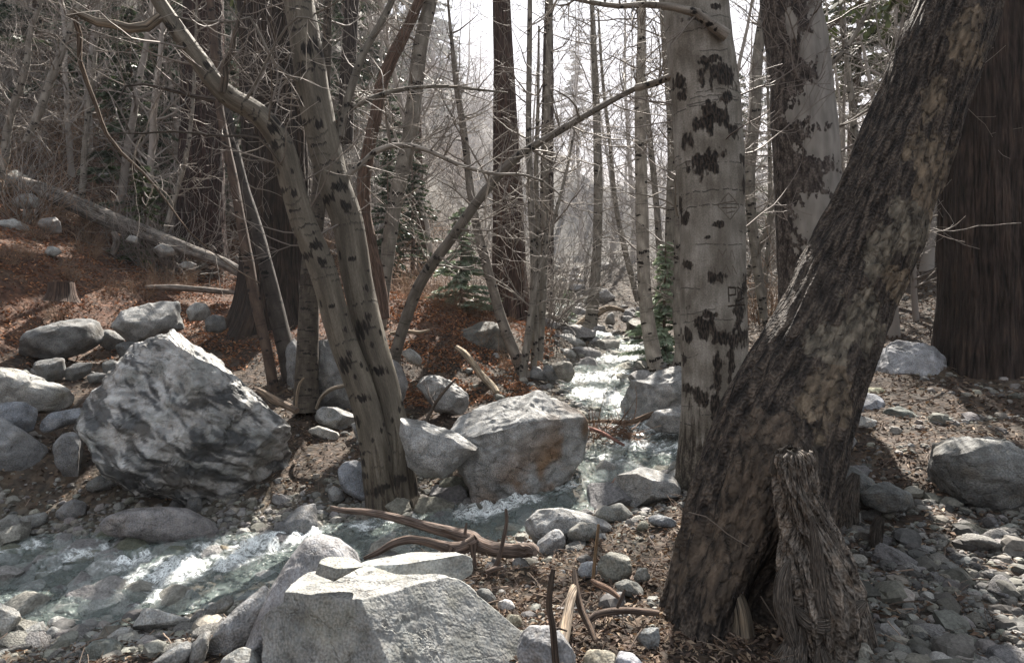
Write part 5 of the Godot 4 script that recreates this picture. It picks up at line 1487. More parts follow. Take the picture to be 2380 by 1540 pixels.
func middle_trees() -> void:
	var grey := Color(0.3, 0.288, 0.268)
	var dark := Color(0.075, 0.068, 0.064)
	slim("slim tree with peeling red-brown bark left of the very thick cedar", [[642, 950, 24], [622, 830, 24], [598, 720, 25], [578, 620, 25], [560, 520, 22], [540, 410, 22], [522, 320, 20], [508, 240, 18], [498, 120, 20], [488, 0, 18], [476, -160, 14], [466, -320, 6]], 8.7, 9.2, "alder", Color(0.11, 0.08, 0.065), {twigs = 8, from = 0.5})
	slim("dark charcoal slim tree curving up in front of the very thick cedar", [[692, 950, 46], [672, 850, 44], [650, 760, 38], [628, 660, 34], [606, 570, 30], [582, 490, 28], [562, 430, 27], [546, 360, 25], [532, 290, 22], [520, 240, 18], [512, 160, 12], [508, 80, 6]], 9.0, 9.4, "alder", dark, {twigs = 5, from = 0.6})
	slim("short dark scarred trunk standing close behind the twin alder", [[712, 960, 60], [712, 880, 52], [714, 780, 48], [718, 680, 44], [726, 580, 40], [740, 450, 34], [750, 300, 28], [758, 120, 22], [764, -80, 14], [770, -260, 6]], 8.2, 8.6, "twin_bark", Color(0.11, 0.1, 0.09), {twigs = 8, from = 0.5, sides = 32})
	slim("crooked tree with strips of peeling orange bark right behind the twin alder", [[892, 740, 26], [880, 660, 28], [862, 580, 28], [846, 500, 30], [846, 420, 32], [858, 340, 30], [872, 270, 32], [884, 210, 30], [905, 150, 30], [935, 90, 26], [962, 30, 26], [984, -40, 24], [1010, -180, 18], [1030, -330, 6]], 9.8, 10.2, "cedar", Color(0.3, 0.2, 0.155), {twigs = 30, from = 0.3, lump = 0.4, ln = 1.0})
	slim("smooth grey tree leaning slightly right, behind the crooked peeling one", [[882, 760, 30], [892, 660, 32], [906, 550, 34], [922, 450, 34], [940, 370, 36], [958, 280, 36], [966, 190, 34], [978, 100, 34], [996, 20, 32], [1012, -60, 30], [1040, -220, 22], [1060, -380, 8]], 10.3, 10.3, "alder", Color(0.3, 0.29, 0.27), {twigs = 36, from = 0.25, ln = 1.2, sides = 28})
	slim("long grey limb of a tree leaning far to the right from the red bank", [[900, 935, 29], [908, 870, 27], [924, 800, 26], [945, 735, 26], [970, 670, 26], [1005, 612, 26], [1050, 552, 24], [1100, 480, 24], [1160, 405, 21], [1210, 358, 19], [1280, 316, 17], [1350, 275, 14], [1420, 235, 13], [1480, 204, 12], [1530, 188, 11], [1575, 170, 8]], 8.6, 7.0, "alder", Color(0.2, 0.19, 0.18), {twigs = 30, from = 0.35, ln = 0.7, sides = 24, lump = 0.1})
	slim("bent slim tree curving left from the creek's far bend", [[1222, 880, 32], [1196, 820, 26], [1168, 750, 24], [1142, 660, 22], [1116, 560, 22], [1098, 480, 20], [1088, 400, 18], [1078, 310, 16], [1062, 210, 13], [1050, 100, 9], [1040, 0, 5]], 9.9, 10.4, "alder", Color(0.26, 0.24, 0.22), {twigs = 34, from = 0.3, ln = 0.9})
	for q in [["straight slim grey stem, left one of the cluster at the creek's far bend", [[1212, 870, 20], [1232, 760, 16], [1240, 640, 15], [1234, 480, 15], [1228, 300, 14], [1230, 120, 13], [1232, -60, 10], [1234, -240, 5]], 10.2], ["straight slim grey stem, right one of the cluster at the creek's far bend", [[1250, 838, 24], [1258, 740, 18], [1264, 600, 17], [1266, 440, 16], [1270, 280, 15], [1276, 100, 14], [1282, -80, 10], [1288, -260, 5]], 10.5], ["thin middle stem of the cluster at the creek's far bend", [[1240, 850, 16], [1246, 720, 14], [1250, 560, 12], [1246, 400, 11], [1250, 240, 8], [1252, 60, 4]], 10.3], ["thin stem leaning right in the cluster at the far bend", [[1212, 880, 18], [1226, 780, 15], [1240, 690, 13], [1262, 600, 11], [1290, 500, 9], [1320, 380, 6], [1345, 250, 3]], 9.8]]:
		slim(q[0], q[1], q[2], q[2] + 0.2, "alder", grey, {twigs = 20, from = 0.25, ln = 0.8})
	slim("leaning pale alder with dark rings rising beside the small fir at the creek", [[1532, 885, 44], [1518, 820, 36], [1504, 740, 32], [1496, 640, 30], [1492, 520, 28], [1490, 380, 28], [1488, 240, 26], [1490, 120, 22], [1492, 0, 18], [1494, -140, 12], [1496, -280, 5]], 10.6, 10.8, "alder", Color(0.5, 0.48, 0.45), {twigs = 44, from = 0.15, ln = 0.9, sides = 28})
	slim("pale alder with spreading roots on the far bank beside the stream", [[1364, 765, 54], [1374, 735, 30], [1380, 680, 24], [1386, 600, 22], [1390, 480, 21], [1388, 340, 19], [1384, 200, 16], [1378, 60, 12], [1372, -80, 6]], 15.2, 15.2, "alder", grey, {twigs = 40, from = 0.2, ln = 1.1})
	for q in [["straight grey alder just right of the leaning pale one", [[1556, 740, 30], [1556, 640, 24], [1558, 500, 23], [1562, 340, 22], [1552, 180, 18], [1540, 40, 14], [1528, -120, 8]], 12.6], ["grey alder close left of the thick pale trunk, with a forked foot", [[1560, 900, 30], [1580, 820, 24], [1574, 740, 22], [1576, 640, 22], [1578, 480, 20], [1570, 320, 18], [1560, 160, 14], [1552, 0, 8]], 9.6], ["thin grey alder right of the leaning pale one, half way back", [[1538, 720, 16], [1534, 600, 15], [1522, 440, 14], [1506, 280, 13], [1490, 130, 10], [1478, -40, 5]], 15.5], ["thin leaning alder left of the leaning pale one", [[1482, 700, 14], [1452, 580, 13], [1430, 470, 11], [1418, 340, 9], [1400, 180, 7], [1390, 20, 4]], 16.5], ["slim alder between the thick pale trunk and the mottled one", [[1776, 740, 20], [1758, 600, 22], [1742, 420, 24], [1756, 260, 26], [1762, 120, 24], [1778, 0, 20], [1790, -160, 10]], 12.0], ["pale slim tree leaning right behind the mottled trunk", [[1735, 640, 16], [1770, 560, 15], [1800, 470, 14], [1815, 380, 12], [1850, 250, 9], [1880, 100, 5]], 13.5], ["thin upright stem right of the thick pale trunk", [[1782, 790, 14], [1776, 700, 12], [1786, 560, 10], [1790, 420, 9], [1786, 260, 7], [1782, 100, 4]], 13.0], ["slim tree leaning left beyond the mottled trunk", [[2040, 820, 20], [2020, 640, 18], [1996, 420, 16], [1980, 240, 14], [1962, 80, 11], [1940, -100, 6]], 11.0]]:
		slim(q[0], q[1], q[2], q[2] + 0.3, "alder", grey, {twigs = 36, from = 0.15, ln = 1.0})
	# left
	slim("pale crooked tree at the left edge of the picture", [[-6, 440, 20], [10, 360, 20], [18, 290, 18], [42, 210, 17], [60, 150, 14], [68, 80, 12], [88, 20, 10], [110, -60, 6]], 12.8, 12.8, "alder", grey, {twigs = 40, from = 0.2})
	slim("grey slim stem rising behind the fallen log at the left", [[184, 490, 16], [192, 420, 15], [196, 340, 14], [204, 260, 12], [216, 160, 10], [226, 40, 8], [230, -80, 4]], 13.8, 14, "alder", grey, {twigs = 40, from = 0.2})
	slim("leaning grey stem crossing the upper left", [[58, 330, 14], [90, 260, 18], [118, 180, 18], [150, 100, 15], [180, 20, 12], [215, -90, 6]], 11.5, 11.8, "alder", grey, {twigs = 40, from = 0.1})
	slim("thin stem leaning right below the red-brown cedar", [[376, 560, 12], [402, 470, 11], [430, 370, 10], [445, 260, 8], [452, 140, 6], [456, 0, 4]], 13.0, 13.0, "alder", grey, {twigs = 36, from = 0.2})
	slim("dark trunk behind the crooked peeling tree near the top", [[800, 330, 38], [806, 220, 36], [812, 100, 34], [818, 0, 32], [826, -160, 26], [832, -400, 10]], 13.0, 13.0, "cedar", Color(0.1, 0.085, 0.075), {twigs = 30, from = 0.0, ln = 1.1})
	slim("two-toned reddish trunk in the haze left of the bent slim tree", [[982, 640, 24], [978, 540, 22], [974, 420, 20], [972, 300, 16], [970, 180, 10]], 18.0, 18.0, "cedar", Color(0.2, 0.13, 0.1), {twigs = 20, from = 0.2, ln = 1.1})

# ------------------------------------------------------------------ the wood behind, made once per kind and set out again and again
func bare_tree(s: int, h: float, r: float, tint: Color, boughs: int, label: String, group: String) -> Node3D:
	rng.seed = s
	var t := thing("bare_tree", Vector3.ZERO, label, "tree", group)
	var pts := PackedVector3Array()
	var rad := PackedFloat32Array()
	var p := Vector3(0, -0.4, 0)
	var d := Vector3(rnd(-0.1, 0.1), 1, rnd(-0.1, 0.1)).normalized()
	for k in 15:
		pts.push_back(p); rad.push_back(lerpf(r, 0.012, pow(k / 14.0, 0.9)) * (1.5 if k == 0 else 1.0))
		d = (d + Vector3(rnd(-0.09, 0.09), 0.05, rnd(-0.09, 0.09))).normalized()
		p += d * (h + 0.4) / 14.0
	var mb := MB.new()
	mb.tube(pts, rad, 9, tint, false)
	part(t, "trunk", mb, M.twig)
	var tw := MB.new()
	for k in boughs:
		var f := lerpf(0.18, 0.97, rng.randf())
		var j := clampi(int(f * 14.0), 1, 14)
		var a := rng.randf() * TAU
		var q := pts[j - 1].lerp(pts[j], f * 14.0 - int(f * 14.0))
		grow(tw, q, Vector3(cos(a), rnd(0.1, 0.9), sin(a)), h * rnd(0.1, 0.24) * (1.25 - f * 0.6), rad[j] * 0.42, 2, {tint = tint * 0.85, many = 4.5, up = 0.07, thin = 0.0038})
	part(t, "branches", tw, M.twig, true)
	return t

func shrub(s: int, h: float, tint: Color, stems: int, label: String, group: String) -> Node3D:
	rng.seed = s
	var t := thing("bare_shrub", Vector3.ZERO, label, "shrub", group)
	var tw := MB.new()
	for k in stems:
		var a := rng.randf() * TAU
		grow(tw, Vector3(cos(a), 0, sin(a)) * rnd(0.0, 0.25) - Vector3(0, 0.1, 0), Vector3(cos(a) * 0.8, rnd(0.5, 1.6), sin(a) * 0.8), h * rnd(0.6, 1.2), 0.009, 1, {tint = tint * rnd(0.7, 1.3), many = 4.5, kink = 0.3, up = 0.03, thin = 0.0034})
	part(t, "stems", tw, M.twig, true)
	return t

func conifer(s: int, h: float, w: float, from: float, whorls: int, per: int, fine: float, tint: Color, label: String, group := "", called := "conifer") -> Node3D:
	rng.seed = s
	var t := thing(called, Vector3.ZERO, label, "tree", group)
	var mb := MB.new()
	var pts := PackedVector3Array()
	var rad := PackedFloat32Array()
	for k in 9:
		pts.push_back(Vector3(rnd(-0.01, 0.01) * h * 0.5, h * (k / 8.0) - 0.2 * (1 - k / 8.0), rnd(-0.01, 0.01) * h * 0.5)); rad.push_back(lerpf(h * 0.016 + 0.01, 0.004, k / 8.0))
	mb.tube(pts, rad, 9, Color(0.11, 0.085, 0.07), false)
	part(t, "trunk", mb, M.twig)
	var wood := MB.new()
	var leaf := MB.new()
	for k in whorls:
		var f := lerpf(from, 0.985, (k + rng.randf()) / whorls)
		var a := rng.randf() * TAU
		var l := w * (1.0 - (f - from) / (1.0 - from) * 0.92) * rnd(0.65, 1.15)
		if rng.randf() < 0.12: l *= 0.4
		var d := Vector3(cos(a), rnd(-0.05, 0.35), sin(a)).normalized()
		var q := pts[clampi(int(f * 8), 0, 7)].lerp(pts[clampi(int(f * 8) + 1, 0, 8)], f * 8 - int(f * 8))
		var bp := PackedVector3Array([q])
		var br := PackedFloat32Array([l * 0.014 + 0.003])
		var tone := tint * rnd(0.7, 1.35)
		for e in 6:
			d = (d + Vector3(0, -0.07, 0) + rvec() * 0.07).normalized()
			q += d * l / 6.0
			bp.push_back(q); br.push_back(lerpf(l * 0.012 + 0.003, 0.002, e / 5.0))
			for g in per:
				var side := Vector3(-d.z, 0, d.x).normalized() * (1.0 if g % 2 else -1.0)
				spray(leaf, q - d * rng.randf() * l / 6.0, (d * rnd(0.4, 1.0) + side * rnd(0.4, 0.9) + Vector3(0, rnd(-0.35, 0.15), 0)).normalized(), fine * rnd(0.6, 1.3) * (0.6 + l / w * 0.6), fine * rnd(0.14, 0.24), tone * rnd(0.75, 1.3))
		wood.tube(bp, br, 4, Color(0.1, 0.08, 0.06), false)
	part(t, "branches", wood, M.twig, true)
	part(t, "foliage", leaf, M.needles, true)
	return t

func place(o: Node3D, used: Dictionary, p: Vector3, s: float, lean := 0.06, label := "", group := "") -> void:
	var b := Basis(Vector3.UP, rng.randf() * TAU).scaled(Vector3.ONE * s)
	b = Basis(Vector3(rnd(-1, 1), 0, rnd(-1, 1)).normalized(), rnd(0, lean)) * b
	if used.has(o): copy(o, Transform3D(b, p), label, group)
	else:
		used[o] = true
		o.transform = Transform3D(b, p)
		if label: o.set_meta("label", label)
		if group: o.set_meta("group", group)

func on_ground(px: float, d: float) -> Vector3:
	var x := (px - 1189.5) / FPX * d
	return Vector3(x, ground(x, -d), -d)

func woods() -> void:
	var used := {}
	var grey := Color(0.25, 0.23, 0.21)
	var lw := "bare grey tree among many on the steep hillside left of the creek"
	var lg := "bare trees on the left hillside"
	var rw := "bare grey alder among many in the hazy valley beyond the creek"
	var rg := "bare alders in the hazy valley"
	var bt := [bare_tree(1, 8.0, 0.085, grey, 24, lw, lg), bare_tree(2, 6.5, 0.06, grey * 1.15, 22, lw, lg), bare_tree(3, 10.0, 0.11, grey * 1.2, 26, lw, lg), bare_tree(4, 5.0, 0.045, grey * 0.9, 20, lw, lg)]
	rng.seed = 77
	for k in 46:                                            # left hillside
		var px := rnd(-160, 1000)
		var d := rnd(14.5, 36.0)
		place(bt[rng.randi() % 4], used, on_ground(px, d), rnd(0.7, 1.2), 0.2, lw, lg)
	for k in 64:                                            # the valley beyond and its right side
		var px := rnd(1560, 2450) if k % 3 else rnd(1040, 1560)
		var d := rnd(13.5, 48.0)
		if px < 1560: d = rnd(34.0, 66.0)
		place(bt[rng.randi() % 4], used, on_ground(px, d), rnd(0.8, 1.25) * (0.72 if px < 1560 else 1.0), 0.12, rw, rg)
	for q in [[1420, 24, 0], [1470, 27, 2], [1540, 23, 1], [1350, 30, 2], [1585, 28, 0], [1310, 34, 2], [1500, 33, 2], [1245, 28, 0], [1395, 38, 2], [1450, 42, 2]]:
		place(bt[q[2]], used, on_ground(q[0], q[1]), rnd(0.9, 1.15), 0.05, "slim bare trunk standing upright in the hazy gap of the valley", "slim trunks in the valley gap")
	for q in [[1960, 10.5], [2050, 12.0], [2140, 10.0], [2230, 12.5], [2330, 9.5], [2010, 15.0], [2110, 16.0], [2280, 15.0], [1910, 13.0], [2400, 12.0], [2080, 9.0], [2180, 14.0]]:
		place(bt[rng.randi() % 4], used, on_ground(q[0], q[1]), rnd(0.8, 1.2), 0.1, "bare grey alder of the thicket behind the leaning trunk", "bare alders behind the leaning trunk")
	# shrubs
	var ol := "pale rock cropping out of the brushy left hillside"
	var outcrop := pebble(9, 61, Color(0.3, 0.3, 0.29), 0.7).mesh()
	rng.seed = 80
	for k in 46:
		var px := rnd(-60, 960)
		var d := rnd(14.0, 34.0)
		var o := MeshInstance3D.new()
		o.name = numbered("hill_rock")
		o.mesh = outcrop
		o.material_override = M.granite
		var s := rnd(0.15, 0.55) * (0.6 + d * 0.03)
		o.transform = Transform3D(Basis.from_euler(Vector3(rnd(-0.5, 0.5), rng.randf() * TAU, rnd(-0.5, 0.5))).scaled(Vector3(s, s * rnd(0.6, 1.0), s)), on_ground(px, d) + Vector3(0, s * 0.2, 0))
		add_child(o)
		tag(o, ol, "rock", "rocks on the left hillside")
	var sl := "leafless grey-brown shrub among many on the slope left of the creek"
	var sg := "leafless shrubs on the left slope"
	var sh := [shrub(5, 1.2, Color(0.19, 0.174, 0.16), 34, sl, sg), shrub(6, 1.7, Color(0.23, 0.21, 0.19), 30, sl, sg), shrub(7, 0.8, Color(0.19, 0.13, 0.09), 40, sl, sg)]
	rng.seed = 78
	for k in 130:
		var px := rnd(-120, 1000)
		var d := rnd(12.6, 30.0)
		var p := on_ground(px, d)
		if p.y < 1.5: continue
		place(sh[rng.randi() % 3], used, p, rnd(0.8, 1.7), 0.2, sl, sg)
	for k in 110:
		var px := rnd(960, 2450) if k < 70 else rnd(940, 1180)
		var d := rnd(13.0, 34.0) if k < 70 else rnd(22.0, 60.0)
		if px > 1280 and px < 1520 and d < 21.0: continue
		place(sh[rng.randi() % 3], used, on_ground(px, d), rnd(0.8, 1.6), 0.2, "leafless shrub in the undergrowth of the hazy valley", "leafless shrubs in the valley")
	for q in [[960, 11.2, 0.45], [1040, 11.2, 0.5], [1090, 11.4, 0.4], [930, 12.2, 0.7], [1130, 10.4, 0.4], [1160, 10.8, 0.45], [1020, 12.6, 0.7], [1190, 9.9, 0.4]]:
		place(sh[2], used, on_ground(q[0], q[1]), q[2], 0.25, "dry brown brush on the red bank in the middle of the picture", "dry brush on the red bank")
	for q in [[60, 10.6, 0.35], [160, 10.9, 0.4], [260, 11.2, 0.35], [330, 11.6, 0.5], [210, 12.2, 0.5], [90, 11.8, 0.45], [20, 10.2, 0.4], [370, 12.2, 0.55], [430, 12.6, 0.5], [300, 10.4, 0.3], [130, 10.0, 0.3]]:
		place(sh[2], used, on_ground(q[0], q[1]), q[2], 0.25, "dry twiggy plant growing out of the leaf-covered red slope", "dry plants on the red slope")
	# conifers
	var green := Color(0.042, 0.062, 0.036)
	var cl := "dark green conifer among the bare trees of the left hillside"
	var cg := "conifers on the left hillside"
	var cv := "conifer standing in the hazy valley beyond the creek"
	var cf := [conifer(8, 7.0, 1.9, 0.08, 64, 6, 0.36, green, cl, cg), conifer(9, 10.0, 2.2, 0.12, 74, 6, 0.42, green * 1.1, cl, cg), conifer(10, 13.0, 2.4, 0.4, 60, 7, 0.46, Color(0.06, 0.068, 0.034), cv, "conifers in the valley")]
	rng.seed = 79
	for q in [[330, 15.5, 0.6], [250, 18, 0.8], [420, 19, 0.8], [380, 24, 0.9], [120, 20, 0.8], [520, 22, 0.9], [560, 17, 0.6], [30, 24, 0.9], [200, 30, 1.0], [460, 32, 1.1], [620, 28, 1.0], [720, 26, 0.9], [820, 24, 0.9], [880, 30, 1.0], [920, 20, 0.5], [960, 34, 0.75], [760, 36, 1.1], [860, 40, 1.2], [1010, 44, 0.7], [90, 38, 1.1], [300, 40, 1.2], [560, 42, 1.2], [680, 46, 1.2], [-60, 18, 0.8], [900, 15.5, 0.3], [960, 17, 0.4], [1040, 52, 0.7], [1075, 60, 0.6], [1030, 36, 0.45], [1060, 44, 0.4], [1120, 60, 0.45], [1010, 52, 0.6], [960, 45, 0.8]]:
		place(cf[rng.randi() % 2], used, on_ground(q[0], q[1]), q[2] * rnd(0.9, 1.1), 0.05, cl, cg)
	for q in [[1700, 24, 0.7], [1960, 20, 0.8], [2040, 24, 1.0], [1330, 46, 0.7], [2140, 19, 0.9], [2250, 22, 1.0], [2340, 17, 0.8], [1800, 36, 1.0], [1620, 44, 0.9]]:
		place(cf[2] if q[0] < 1500 else cf[rng.randi() % 3], used, on_ground(q[0], q[1]), q[2] * rnd(0.9, 1.1), 0.05, cv, "conifers in the valley")
	for o in bt + sh + cf:
		if not used.has(o): o.free()
	# the three small firs, and the dark tree at the right
	var fir := Color(0.2, 0.25, 0.18)
	var f := conifer(81, 1.7, 0.72, 0.04, 80, 11, 0.12, fir, "young silvery-green fir on the red bank left of the tall cedar", "", "young_fir")
	f.position = on_ground(1072, 11.9)
	f = conifer(82, 1.9, 0.7, 0.03, 84, 11, 0.12, fir * 1.15, "young green fir at the water's edge behind the leaning pale alder", "", "young_fir")
	f.position = on_ground(1545, 11.3)
	f = conifer(83, 0.9, 0.34, 0.05, 40, 8, 0.09, fir, "small fir on the far bank, left of the alder with spreading roots", "", "young_fir")
	f.position = on_ground(1318, 16.0)
	f = conifer(85, 1.9, 0.8, 0.03, 60, 8, 0.14, Color(0.055, 0.075, 0.03), "leafy green young conifer between the two brown cedars and the fallen log", "", "young_fir")
	f.position = on_ground(345, 13.6)
	var t := tree_thing("cedar_tree", [[2330, 1000]], 7.6, "broad dark cedar trunk at the right edge of the picture behind the leaning tree")
	var pr := path3([[2330, 1040, 330], [2326, 900, 270], [2324, 700, 240], [2322, 400, 226], [2318, 0, 210], [2316, -400, 190], [2312, -900, 130], [2310, -1300, 30]], 7.6, 7.6, 0.06)
	var mb := MB.new()
	stem(mb, pr[0], pr[1], 100, fluted(19.0, 9.0, 0.12, 0.2, 0.5), Color(0.06, 0.045, 0.037), 0.5)
	part(t, "trunk", mb, M.cedar)
	cedar_boughs(t, pr[0], pr[1], 0.5, 26, 2.0)

# ------------------------------------------------------------------ fallen wood
func log_of(called: String, label: String, pts: Array, d0: float, d1: float, tint: Color, o := {}) -> Node3D:
	var t := thing(called, at(pts[0][0], pts[0][1], d0), label, o.get("cat", "branch"), o.get("group", ""))
	var pr := path3(pts, d0, d1, o.get("step", 0.03))
	var mb := MB.new()
	stem(mb, pr[0], pr[1], o.get("sides", 16), lumpy(o.get("lump", 0.3), pts[0][0]), tint, o.get("v", 0.9))
	for e in [0, pr[0].size() - 1]:                         # close the ends
		var q := mb.v.size()
		var dir: Vector3 = (pr[0][0] - pr[0][1]).normalized() if e == 0 else (pr[0][e] - pr[0][e - 1]).normalized()
		for k in 8:
			var a := TAU * k / 8
			var u := dir.cross(Vector3(0.3, 1, 0.2)).normalized()
			var w := dir.cross(u)
			mb.tri(pr[0][e] + dir * pr[1][e] * 0.15, pr[0][e] + (u * cos(a) + w * sin(a)) * pr[1][e] * 0.97, pr[0][e] + (u * cos(a + TAU / 8) + w * sin(a + TAU / 8)) * pr[1][e] * 0.97, dir, tint * 1.3)
	part(t, "shaft", mb, M[o.get("mat", "wood")])
	for b in o.get("arms", []):
		pr = path3(b, b[0][3], b[0][3], 0.02)
		mb = MB.new()
		stem(mb, pr[0], pr[1], 12, lumpy(0.3, b[0][0]), tint, 0.9)
		part(t, "side_branch", mb, M[o.get("mat", "wood")])
	if o.has("twigs"):
		var tw := MB.new()
		pr = path3(pts, d0, d1, 0.1)
		sprout(tw, pr[0], pr[1], o.twigs, 0.05, o.get("ln", 0.3), 0.006, 1, {tint = tint * 0.9, thin = 0.0018})
		part(t, "twigs", tw, M.twig, true)
	return t

func fallen_wood() -> void:
	rng.seed = 55
	log_of("fallen_log", "long weathered grey trunk lying down the left slope against the cedars", [[40, 425, 34], [120, 452, 39], [250, 508, 41], [360, 552, 37], [440, 582, 31], [520, 612, 27], [575, 645, 20], [610, 672, 10]], 13.6, 11.6, Color(0.2, 0.188, 0.17), {cat = "log", sides = 32, lump = 0.12, step = 0.06, twigs = 14, ln = 0.5, arms = [[[548, 596, 9, 11.7], [556, 610, 12], [580, 640, 11], [600, 656, 9]], [[262, 540, 14, 12.6], [270, 560, 16], [262, 590, 14]]]})
	log_of("driftwood_branch", "forked pinkish-brown driftwood branch lying across the creek behind the foreground boulders", [[770, 1180, 10], [800, 1186, 13], [860, 1191, 16], [930, 1206, 19], [1000, 1226, 23], [1060, 1240, 27], [1095, 1250, 34], [1112, 1264, 36], [1150, 1277, 31], [1190, 1280, 30], [1222, 1278, 34], [1236, 1276, 30], [1244, 1284, 14]], 5.3, 4.22, Color(0.21, 0.163, 0.138), {cat = "driftwood", sides = 24, step = 0.02,
		arms = [[[1108, 1256, 34, 4.42], [1080, 1270, 32], [1052, 1276, 36], [1020, 1266, 22], [980, 1256, 20], [945, 1254, 20], [910, 1264, 17], [880, 1282, 14], [845, 1298, 8]], [[1098, 1262, 20, 4.36], [1100, 1290, 12], [1106, 1330, 9]], [[1175, 1182, 6, 4.22], [1177, 1212, 8], [1169, 1256, 9], [1154, 1310, 11], [1136, 1334, 9]], [[1080, 1242, 8, 4.46], [1082, 1228, 7], [1084, 1214, 3]], [[1052, 1268, 26, 4.4], [1044, 1286, 20]], [[1130, 1330, 12, 4.05], [1150, 1322, 14], [1170, 1318, 9]]]})
	log_of("bleached_log", "pale broken branch slanting down the red bank beside the creek", [[1060, 806, 10], [1080, 822, 15], [1100, 846, 16], [1122, 875, 17], [1142, 896, 17], [1154, 912, 12]], 9.4, 8.9, Color(0.42, 0.36, 0.27), {cat = "log"})
	log_of("root_log", "bleached root log lying on the far bank beside the slim alder", [[1330, 772, 16], [1350, 752, 20], [1380, 732, 20], [1412, 716, 14], [1450, 722, 6]], 15.0, 15.6, Color(0.33, 0.27, 0.2), {cat = "log"})
	log_of("stranded_branch", "bent brown branch stranded in the glittering creek", [[1362, 982, 6], [1400, 978, 8], [1452, 982, 12], [1480, 976, 14], [1515, 962, 13], [1556, 954, 8]], 7.6, 7.4, Color(0.22, 0.16, 0.115), {cat = "branch"})
	log_of("red_stick", "reddish stick sloping into the creek below the stranded branch", [[1362, 992, 9], [1400, 1006, 10], [1450, 1034, 6]], 7.0, 6.6, Color(0.3, 0.16, 0.13), {cat = "stick"})
	log_of("stick", "short pinkish stick standing at the white rock by the creek", [[1408, 1150, 8], [1416, 1135, 10], [1432, 1112, 8]], 5.7, 5.8, Color(0.32, 0.2, 0.17), {cat = "stick"})
	log_of("stick", "dark crooked stick standing upright in the leaves at the bottom", [[1297, 1600, 20], [1290, 1520, 17], [1284, 1450, 16], [1276, 1410, 15], [1280, 1360, 14], [1286, 1322, 10]], 2.74, 2.84, Color(0.1, 0.075, 0.06), {cat = "stick", arms = [[[1282, 1464, 6, 2.78], [1300, 1460, 5], [1318, 1466, 4]]]})
	log_of("stick", "thick pale barkless branch lying towards the eye at the bottom", [[1294, 1590, 34], [1300, 1530, 30], [1312, 1465, 28], [1324, 1400, 24], [1334, 1360, 16], [1336, 1342, 10]], 2.68, 3.4, Color(0.4, 0.33, 0.26), {cat = "branch", sides = 20})
	log_of("stick", "brown stick crossing beside the thick pale branch", [[1334, 1322, 8], [1338, 1370, 16], [1352, 1420, 16], [1372, 1460, 15], [1384, 1490, 10]], 3.3, 3.02, Color(0.15, 0.11, 0.09), {cat = "stick"})
	log_of("stick", "thin dry stick standing upright by the angular grey block", [[1378, 1345, 9], [1382, 1300, 8], [1387, 1255, 8], [1391, 1218, 7]], 3.74, 3.8, Color(0.36, 0.25, 0.15), {cat = "stick"})
	log_of("stick", "brown branch lying in the leaves against the leaning trunk's foot", [[1362, 1446, 14], [1385, 1428, 18], [1420, 1420, 18], [1470, 1418, 17], [1530, 1424, 16]], 3.28, 3.3, Color(0.18, 0.14, 0.118), {cat = "branch", arms = [[[1434, 1412, 8, 3.26], [1444, 1390, 9], [1452, 1370, 6]], [[1366, 1446, 12, 3.15], [1378, 1480, 12], [1380, 1540, 10]]]})
	log_of("stick", "short pinkish branch end below the angular grey block", [[1374, 1348, 8], [1390, 1358, 14], [1415, 1370, 14], [1440, 1390, 8]], 3.55, 3.45, Color(0.3, 0.2, 0.15), {cat = "branch"})
	log_of("stick", "thin crooked stick standing in shade left of the twin alder", [[688, 950, 6], [690, 915, 7], [696, 890, 6], [706, 878, 4]], 7.6, 7.7, Color(0.33, 0.27, 0.2), {cat = "stick"})
	log_of("stick", "arched grey branch stuck in the litter behind the twin alder", [[734, 950, 6], [745, 925, 8], [768, 905, 9], [800, 896, 9], [836, 892, 6]], 7.5, 7.4, Color(0.3, 0.26, 0.21), {cat = "branch"})
	log_of("stick", "pale stick lying across the red bank behind the long limb", [[905, 775, 6], [940, 770, 10], [975, 772, 9], [998, 766, 5]], 9.6, 9.7, Color(0.42, 0.35, 0.27), {cat = "stick"})
	log_of("stick", "thin dark branch slanting up from the white stones right of the twin alder", [[990, 978, 8], [1010, 940, 7], [1035, 905, 6], [1060, 880, 4]], 7.4, 7.5, Color(0.12, 0.1, 0.085), {cat = "branch", twigs = 5})
	log_of("fallen_log", "grey half-buried log on the slope below the long weathered trunk", [[340, 668, 12], [400, 668, 16], [460, 672, 15], [545, 680, 10]], 11.6, 11.4, Color(0.24, 0.215, 0.19), {cat = "log"})
	log_of("stick", "grey board-like branch behind the huge streaked boulder's right side", [[598, 905, 10], [640, 930, 18], [690, 955, 14]], 7.8, 7.5, Color(0.23, 0.18, 0.14), {cat = "branch"})
	var mb := MB.new()                                      # twigs caught on the bar
	for k in 110:
		var p := at(rnd(1375, 1465), rnd(985, 1022), 7.2) + rvec() * 0.05
		grow(mb, p, rvec() + Vector3(0.6, 0, 0), rnd(0.12, 0.4), 0.006, 0, {tint = Color(0.12, 0.075, 0.05) * rnd(0.6, 1.5), thin = 0.002})
	solo("flood_debris", mb, M.twig, at(1420, 1010, 7.2), "brown heap of twigs caught at the stranded branch in the creek", "twig heap").set_meta("kind", "stuff")
	mb = MB.new()
	for q in [[1250, 1240], [405, 1150], [80, 1425]]:
		for k in 60:
			var p := spot(q[0] + rnd(-22, 22), q[1] + rnd(-14, 14))
			grow(mb, p, rvec() + Vector3(0, 0.6, 0), rnd(0.06, 0.18), 0.003, 0, {tint = Color(0.3, 0.17, 0.08) * rnd(0.6, 1.5), thin = 0.0015})
	solo("dry_grass", mb, M.twig, spot(405, 1150), "tufts of dry orange-brown grass between the creekside stones", "dry grass").set_meta("kind", "stuff")
